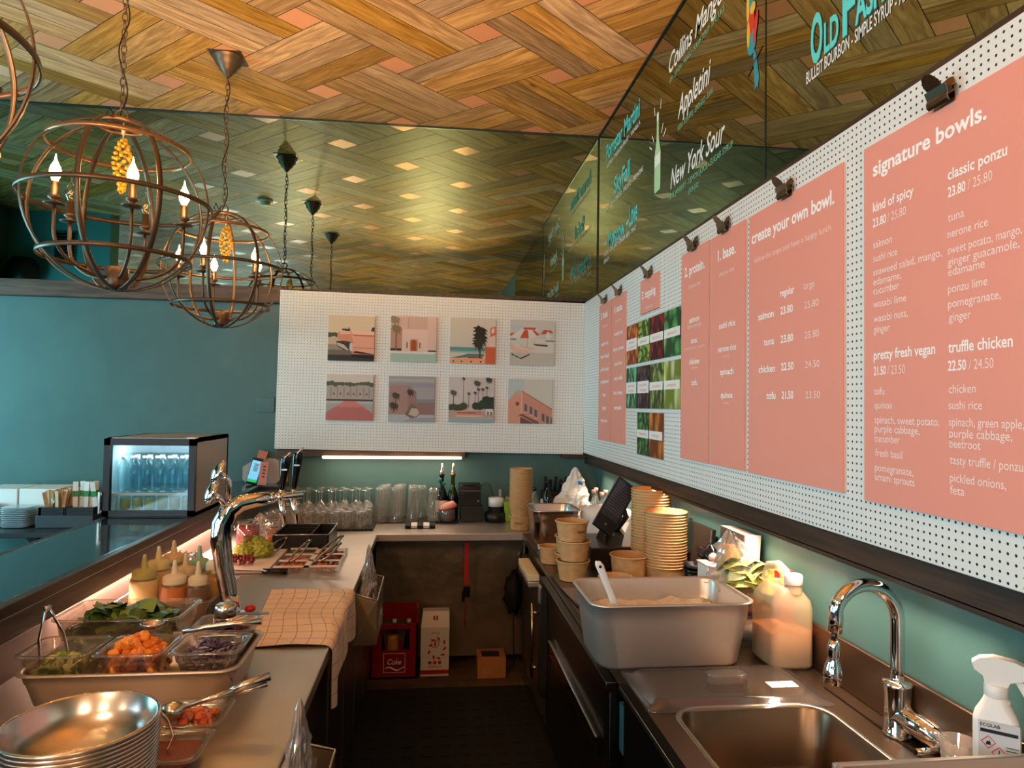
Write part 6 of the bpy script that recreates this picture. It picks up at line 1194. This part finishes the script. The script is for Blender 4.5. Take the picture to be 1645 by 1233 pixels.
t = thing('crumpled_napkin', 'crumpled printed white napkin by the edge in front of the steel pot', 'napkin', (.62, 3.70, .9)); part(t, 'paper', MB().blob((0, 0, .015), (.035, .05, .016), .6, 3, 5, 3), 'label_white')
# ------------------------------------------------------------------ bottles and bags in the far corner
for i, (x, y, h, r, g, lb) in enumerate(((.70, 4.62, .22, .035, 'glass_thin', 'clear bottle next to the tall far bowl stack'), (.80, 4.66, .26, .04, 'green_glass', 'short dark green bottle in the corner'), (.90, 4.68, .25, .036, 'green_glass', 'green bottle behind the white paper bag'), (1.0, 4.55, .27, .036, 'glass_thin', 'clear sauce bottle with a blue top in front of the paper bag'))):
    bottle('corner_bottle', lb, 'bottle', h, r, g, ('black', 'black', 'black', 'blue_sticker')[i], (x, y, .9005), 'bottles in the far corner')
for i, (x, y) in enumerate(((1.06, 4.35), (1.09, 4.22), (1.02, 4.25), (1.10, 4.08), (1.04, 4.12))):
    bottle('sauce_bottle', ('first', 'second', 'third', 'fourth', 'fifth')[i]+' white labelled sauce bottle from the corner along the wall', 'bottle', .25, .030, 'glass_thin', 'pink_card', (x, y, .9005), 'white labelled sauce bottles in the corner', 'label_white')
t = thing('knife_block', 'dark block of black-handled knives in the far corner', 'knife block', (.86, 4.74, .9)); part(t, 'block', MB().box((-.09, -.04, .001), (.09, .06, .19), .003), 'black')
for k in range(5): part(t, 'knife_handle', MB().tube([(-.07+k*.035, 0, .19), (-.066+k*.036, -.01, .29-.02*(k % 2))], .011, 8), 'black_matt')
t = thing('white_thermos', 'slim white lever tool standing in front of the knife block', 'tool', (.74, 4.55, .9)); part(t, 'body', MB().loft([rrect(.012, .01, .006, 0), rrect(.014, .01, .006, .09), rrect(.007, .008, .004, .16)]), 'white')
t = thing('paper_bag', 'crumpled pinkish white paper bag in the corner under the light', 'bag', (.97, 4.64, .9)); mb = bag_mesh((0, 0, .001), .15, .09, .36, 77, (.02, .03), 26, 16); part(t, 'paper', mb, 'label_white')
# ------------------------------------------------------------------ dark stack, books and boxes along the wall
t0 = None
for k in range(9):  # shallow black lids, stacked slightly askew
    lc = (1.085+rnd.uniform(-.004, .004), 2.70, .901+k*.016)
    if t0 is None: t0 = single('black_lid', MB().lathe([(0, 0), (.052, 0), (.058, .008), (.060, .018), (.057, .018), (.05, .004), (0, .004)], n=30), 'black_gloss', 'glossy black lid in the leaning stack by the kraft bowls', 'saucer', lc, 'stack of glossy black lids')
    else: o = t0.copy(); COL.objects.link(o); o.location = lc; o.rotation_euler = (rnd.uniform(-.03, .03), rnd.uniform(-.05, .05), 0)
t = thing('dark_folder', 'dark upright folder leaning on the wall behind the kraft bowls', 'folder', (1.13, 2.86, .9)); part(t, 'folder', MB().at(Matrix.Translation((1.125, 2.80, .901)) @ Euler((0, .1, 0)).to_matrix().to_4x4()).box((-.007, -.10, 0), (.007, .10, .285)), 'black', None, None, True); part(t, 'edge', MB().at(Matrix.Translation((1.117, 2.80, .901)) @ Euler((0, .1, 0)).to_matrix().to_4x4()).box((-.003, -.10, .0), (.0, -.09, .285)), 'steel', None, None, True)
t = thing('boxed_set', 'dark grey box with a white edge propped against the wall above the lettuce bag', 'box', (1.12, 2.42, .9)); part(t, 'box', MB().at(Matrix.Translation((1.11, 2.42, .901)) @ Euler((.0, .06, 0)).to_matrix().to_4x4()).box((-.03, -.10, .02), (.03, .10, .335), .002), 'printer_grey', None, None, True); part(t, 'white_edge', MB().at(Matrix.Translation((1.11, 2.42, .901)) @ Euler((.0, .06, 0)).to_matrix().to_4x4()).box((-.026, -.103, .02), (.031, -.1, .336)), 'white', None, None, True)
t = thing('black_pouch', 'crumpled black pouch lying between the dark folder and the grey box', 'pouch', (1.10, 2.60, 1.06)); part(t, 'pouch', MB().blob((0, 0, .03), (.045, .07, .05), .6, 3, 6, 3), 'black_gloss'); part(t, 'cup', MB().blob((-.02, -.06, .05), (.018, .018, .018), .1, 2), 'holder_grey')
single('storage_tin', MB().box((-.05, -.06, 0), (.05, .06, .158), .006), 'black', 'black tin under the crumpled pouch', 'tin', (1.105, 2.58, .901))
t = thing('white_carton', 'small white carton below the dark grey box', 'carton', (1.06, 2.52, .9)); part(t, 'carton', MB().box((-.03, -.05, .001), (.03, .05, .19), .003), 'white'); part(t, 'red_print', MB().box((-.0305, -.04, .05), (-.03, .04, .1)), 'red'); part(t, 'lid', MB().box((-.033, -.053, .19), (.033, .053, .196)), 'pink_card')
t = thing('red_box', 'small bright red box at the wall behind the lettuce bag', 'box', (1.13, 2.10, .9)); part(t, 'box', MB().box((-.018, -.03, .001), (.018, .03, .27), .002), 'red')
# ------------------------------------------------------------------ deep steel pan of rice
t = thing('deep_steel_pan', 'deep steel pan of rice on the worktop edge', 'steel pan', (.728, 2.135, .9005)); gn(t, .255, .168, .20, 'steel_brushed', .05, .022)
mat('rice', (246, 236, 214), .6); bump('rice', 220, .8, .006, (236, 216, 182), 60)
mb = MB(); rows = []
for i in range(17):
    rows.append([mb.mk((-.222+.444*i/16, -.132+.264*j/10, .135+.02*noise.noise(Vector((i*.4, j*.5, 2)))+.004*noise.noise(Vector((i*1.7, j*1.9, 5))))) for j in range(11)])
for A, B in zip(rows, rows[1:]):
    for j in range(10): mb.f([A[j], A[j+1], B[j+1], B[j]], True)
single('cooked_rice', mb, 'rice', 'cooked rice filling the deep steel pan', 'food', (.728, 2.135, .9005), None, 'stuff')
t = thing('white_spatula', 'white plastic spatula standing in the rice', 'spatula', (.55, 2.05, 1.06)); mb = MB(); 
def spat(k): return Vector((.585-.085*k, 2.03-.01*k, 1.02+.20*k))
mb.loft([[tuple(spat(k)+Vector((w*math.cos(a), .005*math.sin(a), 0))) for a in [2*PI*i/12 for i in range(12)]] for k, w in ((0, .018), (.25, .013), (.5, .011), (.8, .012), (.94, .013), (1, .008))]); part(t, 'spatula', mb, 'white', None, None, True); part(t, 'hang_hole', MB().cyl(spat(.92)-Vector((0, .006, 0)), spat(.92)+Vector((0, .006, 0)), .0045, n=10), 'black', None, None, True)
# ------------------------------------------------------------------ clear lid on the sink edge
t = thing('pan_cover', 'clear pan cover lying between the steel pan and the sink', 'lid', (.82, 1.865, .901)); mb = MB(); mb.loft([rrect(.255, .145, .02, 0), rrect(.255, .145, .02, .004), rrect(.228, .118, .03, .006), rrect(.222, .112, .03, .014), rrect(.19, .085, .03, .012)], False, True); part(t, 'lid', mb, 'plastic_clear')
part(t, 'grip', MB().loft([rrect(.06, .026, .025, .013, (.02, .01)), rrect(.055, .022, .02, .03, (.02, .01)), rrect(.062, .027, .025, .034, (.02, .01)), rrect(.05, .02, .02, .037, (.02, .01))]), 'plastic_clear'); part(t, 'sticker', MB().box((.125, -.045, .0126), (.165, -.005, .0132)).box((.168, -.045, .0126), (.205, -.005, .0132)), 'label_white', 'two white stickers')
# ------------------------------------------------------------------ bags by the wall
t = thing('lettuce_bag', 'clear bag of pale lettuce and leaves beside the deep steel pan', 'bag', (1.07, 2.28, 1.03)); part(t, 'film', bag_mesh((-.015, .0, -.005), .115, .10, .235, 51, (-.02, .02), 28, 16), 'plastic_bag')
single('lettuce', heap(-.085, .07, -.08, .06, .0, .13, 60, sh_leaf, 33, .07), foods('le'), 'pale green lettuce leaves inside the clear bag', 'food', (1.075, 2.27, 1.03), None, 'stuff'); single('orange_melon', MB().blob((0, 0, 0), (.042, .045, .055), .12, 3, 2), mat('melon', (236, 170, 84), .5).name, 'orange fruit half showing through the lettuce bag', 'food', (1.045, 2.33, 1.15))
t = thing('food_tray', 'clear lidded tray with cherry tomatoes under the lettuce bag', 'tray', (1.08, 2.27, .9)); part(t, 'tray', MB().loft([rrect(.075, .09, .02, .092), rrect(.083, .095, .02, .128)], True, True), 'plastic_clear'); part(t, 'contents', MB().box((-.06, -.08, .096), (.06, .07, .118), .01), 'food_bt3')
single('flour_bag', MB().blob((0, 0, .046), (.078, .085, .047), .12, 3, 4, 1.6), mat('flour', (222, 206, 184), .6).name, 'rounded bag of pale dough under the clear tray', 'bag', (1.085, 2.26, .9005)); t = thing('dough_wrap', 'clear film wrap around the pale dough bag', 'wrap', (1.085, 2.26, .9)); part(t, 'film', MB().loft([rrect(.078, .09, .03, .002), rrect(.084, .096, .03, .03), rrect(.084, .096, .03, .07), rrect(.076, .088, .03, .0905)]), 'plastic_clear')
# ------------------------------------------------------------------ jerrycan
t = thing('jerrycan', 'cream plastic jerrycan with brownish liquid by the tap', 'jerrycan', (1.09, 2.04, .9005)); JX, JY = .066, .078
clear('can_soft', (250, 236, 208), .03, .35, 1.45, (240, 220, 178), .30); mat('can_liquid', (160, 106, 76), .4)
mb = MB(); mb.loft([rrect(JX*.9, JY*.9, .02, 0), rrect(JX, JY, .022, .012), rrect(JX, JY, .022, .175), rrect(JX*.96, JY*.97, .025, .2), rrect(JX*.55, JY*.8, .02, .235, (0, -.0)), rrect(JX*.42, JY*.72, .018, .243)], True, True); part(t, 'body', mb, 'can_soft')
part(t, 'liquid', MB().loft([rrect(JX*.88, JY*.88, .02, .003), rrect(JX*.97, JY*.97, .02, .014), rrect(JX*.97, JY*.97, .02, .108)]), 'can_liquid', 'brownish liquid')
part(t, 'handle', MB().tube([(-.012, .055, .21), (-.016, .058, .25), (-.012, .05, .283), (0, .02, .29), (.004, -.012, .278), (.004, -.02, .24)], [.018, .018, .017, .016, .016, .018], 12), 'can_soft'); part(t, 'neck', MB().lathe([(.026, .225), (.024, .25), (.022, .255)], (.012, -.048, 0), 22), 'can_soft'); part(t, 'cap', MB().lathe([(.026, .25), (.027, .252), (.027, .276), (.024, .28), (0, .28)], (.012, -.048, 0), 26), mat('cap_pale', (240, 214, 200), .5).name)
# ------------------------------------------------------------------ tap, colander, glass, spray bottle, tray at the near edge
t = thing('kitchen_tap', 'chrome swan-neck kitchen tap with a pull-down spray', 'tap', (1.13, 1.56, .9)); part(t, 'base', MB().lathe([(0, 0), (.032, 0), (.034, .006), (.030, .012), (.029, .095), (.032, .118), (.033, .13), (.0, .13)], n=28).at(Matrix()), 'chrome')
pts = [(1.13, 1.56, 1.02)]+[(1.13, 1.56, 1.02+.155*k/4) for k in range(1, 5)]+[(1.048+.082*math.cos(a), 1.56, 1.175+.085*math.sin(a)) for a in [PI*i/16*1.02 for i in range(1, 15)]]+[(.972, 1.56, 1.18), (.967, 1.56, 1.15)]
part(t, 'neck', MB().tube(pts, .0165, 18), 'chrome', None, None, True); part(t, 'hose', MB().tube([(.9675, 1.56, 1.152), (.966, 1.56, 1.128)], .007, 12), 'steel_dark', None, None, True)
part(t, 'spray_head', MB().tube([(.966, 1.56, 1.132), (.966, 1.56, 1.118), (.9655, 1.56, 1.10), (.965, 1.56, 1.088), (.964, 1.56, 1.07), (.963, 1.56, 1.048), (.962, 1.56, 1.03)], [.010, .0135, .0145, .012, .019, .0225, .021], 20), 'chrome', None, None, True)
part(t, 'lever_body', MB().cyl((1.125, 1.575, .955), (1.185, 1.435, .928), .030, .033, 28), 'chrome', None, None, True); part(t, 'lever', MB().tube([(1.155, 1.45, .93), (1.125, 1.43, .928), (1.07, 1.42, .932)], [.007, .007, .0065], 12), 'chrome', None, None, True)
t = thing('colander', 'small perforated steel colander in the sink', 'colander', (.785, 1.42, .712)); R0 = .075
part(t, 'basket', MB().lathe([(0, 0), (.06, .002), (.07, .02), (R0, .15), (R0+.006, .153), (R0+.006, .156), (R0-.002, .154), (.067, .02), (.058, .005), (0, .004)], n=36), 'steel'); mb = MB()
for r_ in range(5):
    for k in range(28):
        a = 2*PI*(k+.5*(r_ % 2))/28; z = .10+r_*.011; rr = .07+.005*(z-.02)/.13; c = Vector((rr*math.cos(a), rr*math.sin(a), z)); n_ = Vector((math.cos(a), math.sin(a), 0)); mb.cyl(c-n_*.0022, c+n_*.0032, .0026, n=6)
part(t, 'perforations', mb, 'black_matt', None, 'stuff')
t = thing('drinking_glass', 'small clear drinking glass behind the tap', 'glass', (1.125, 1.36, .9005)); part(t, 'glass', MB().lathe([(0, .004), (.026, .003), (.029, 0), (.030, .004), (.036, .085), (.0345, .085), (.0285, .012), (0, .011)], n=30), 'glass_thin')
t = thing('spray_bottle', 'white cleaning spray bottle with hazard label', 'spray bottle', (1.113, 1.248, .9005)); SX = -.0
SC_ = 1.0
mb = MB(); mb.loft([rrect(.036, .026, .012, 0), rrect(.039, .028, .014, .01), rrect(.039, .028, .014, .172), rrect(.035, .026, .014, .188), rrect(.028, .023, .016, .202), rrect(.022, .02, .016, .215), rrect(.019, .019, .016, .225)], True, True); part(t, 'bottle', mb, 'white_plastic')
mb = MB()
for z in (.190, .203, .215): mb.blob((.026-.3*(z-.178), 0, z), (.010, .016, .008), 0, 2)
part(t, 'grip_ridges', mb, 'white_plastic'); part(t, 'collar', MB().lathe([(.019, .222), (.0205, .224), (.0205, .245), (.017, .248), (0, .248)], n=26), 'white_plastic')
def trg(sec): return [[(x, y, z) for x, z in sec] for y in (-.013, .013)]
part(t, 'trigger_head', MB().loft(trg([(-.018, .246), (.018, .246), (.022, .256), (.05, .266), (.066, .268), (.062, .285), (.03, .297), (-.005, .300), (-.028, .294), (-.040, .284), (-.036, .272), (-.022, .262)]), sm=False), 'white_plastic'); part(t, 'trigger', MB().loft([[(x, y, z) for x, z in ((.028, .262), (.04, .264), (.058, .235), (.062, .205), (.056, .204), (.044, .232))] for y in (-.007, .007)], sm=False), 'white_plastic')
part(t, 'label', MB().box((-.030, -.0292, .050), (.036, -.0278, .160)), mat('label_grey', (196, 196, 198), .5).name)
mb = MB(); mb.text('ECOLAB', MF(-.027, -.0296, .149), .032, .0065, .02); mb.box((-.027, -.0297, .138), (.033, -.0293, .1445)); part(t, 'lettering', mb, 'black')
mb = MB()
for cx, cz in ((-.014, .120), (.003, .102)):
    for k in range(4):
        a0, a1 = PI/2*k, PI/2*(k+1); o_ = .0125; i_ = .0105; mb.poly([(cx+o_*math.cos(a0), -.0297, cz+o_*math.sin(a0)), (cx+o_*math.cos(a1), -.0297, cz+o_*math.sin(a1)), (cx+i_*math.cos(a1), -.0297, cz+i_*math.sin(a1)), (cx+i_*math.cos(a0), -.0297, cz+i_*math.sin(a0))])
part(t, 'hazard_frames', mb, 'red')
mb = MB(); mb.poly([(-.014+x, -.0298, .118+z) for x, z in ((-.004, -.003), (.004, -.003), (.004, .001), (.001, .006), (0, .003), (-.003, .004))]); mb.box((.0022, -.0298, .100), (.0038, -.0296, .108)).box((.0022, -.0298, .096), (.0038, -.0296, .0982))
for k in range(6): mb.box((.014, -.0297, .086+k*.006), (.034, -.0295, .0875+k*.006)); mb.box((-.028, -.0297, .072+k*.0025), (-.004, -.0295, .073+k*.0025))
part(t, 'hazard_signs', mb, 'black')
for c_ in t.children:
    if c_.name.split('.')[0] in ('label', 'lettering', 'hazard_frames', 'hazard_signs'): c_.location.z += .022
t.rotation_euler = (0, 0, -.70)
t = thing('steel_tray', 'brushed steel tray edge at the near end of the sink worktop', 'tray', (.94, 1.05, .9)); mb = MB().box((.735, 1.182, .901), (1.15, 1.195, 1.04), .003).box((.735, .8, .901), (.745, 1.182, 1.04)).box((1.14, .8, .901), (1.15, 1.182, 1.04)).box((.735, .8, .901), (1.15, 1.182, .91)); part(t, 'tray', mb, 'steel_brushed', None, None, True)
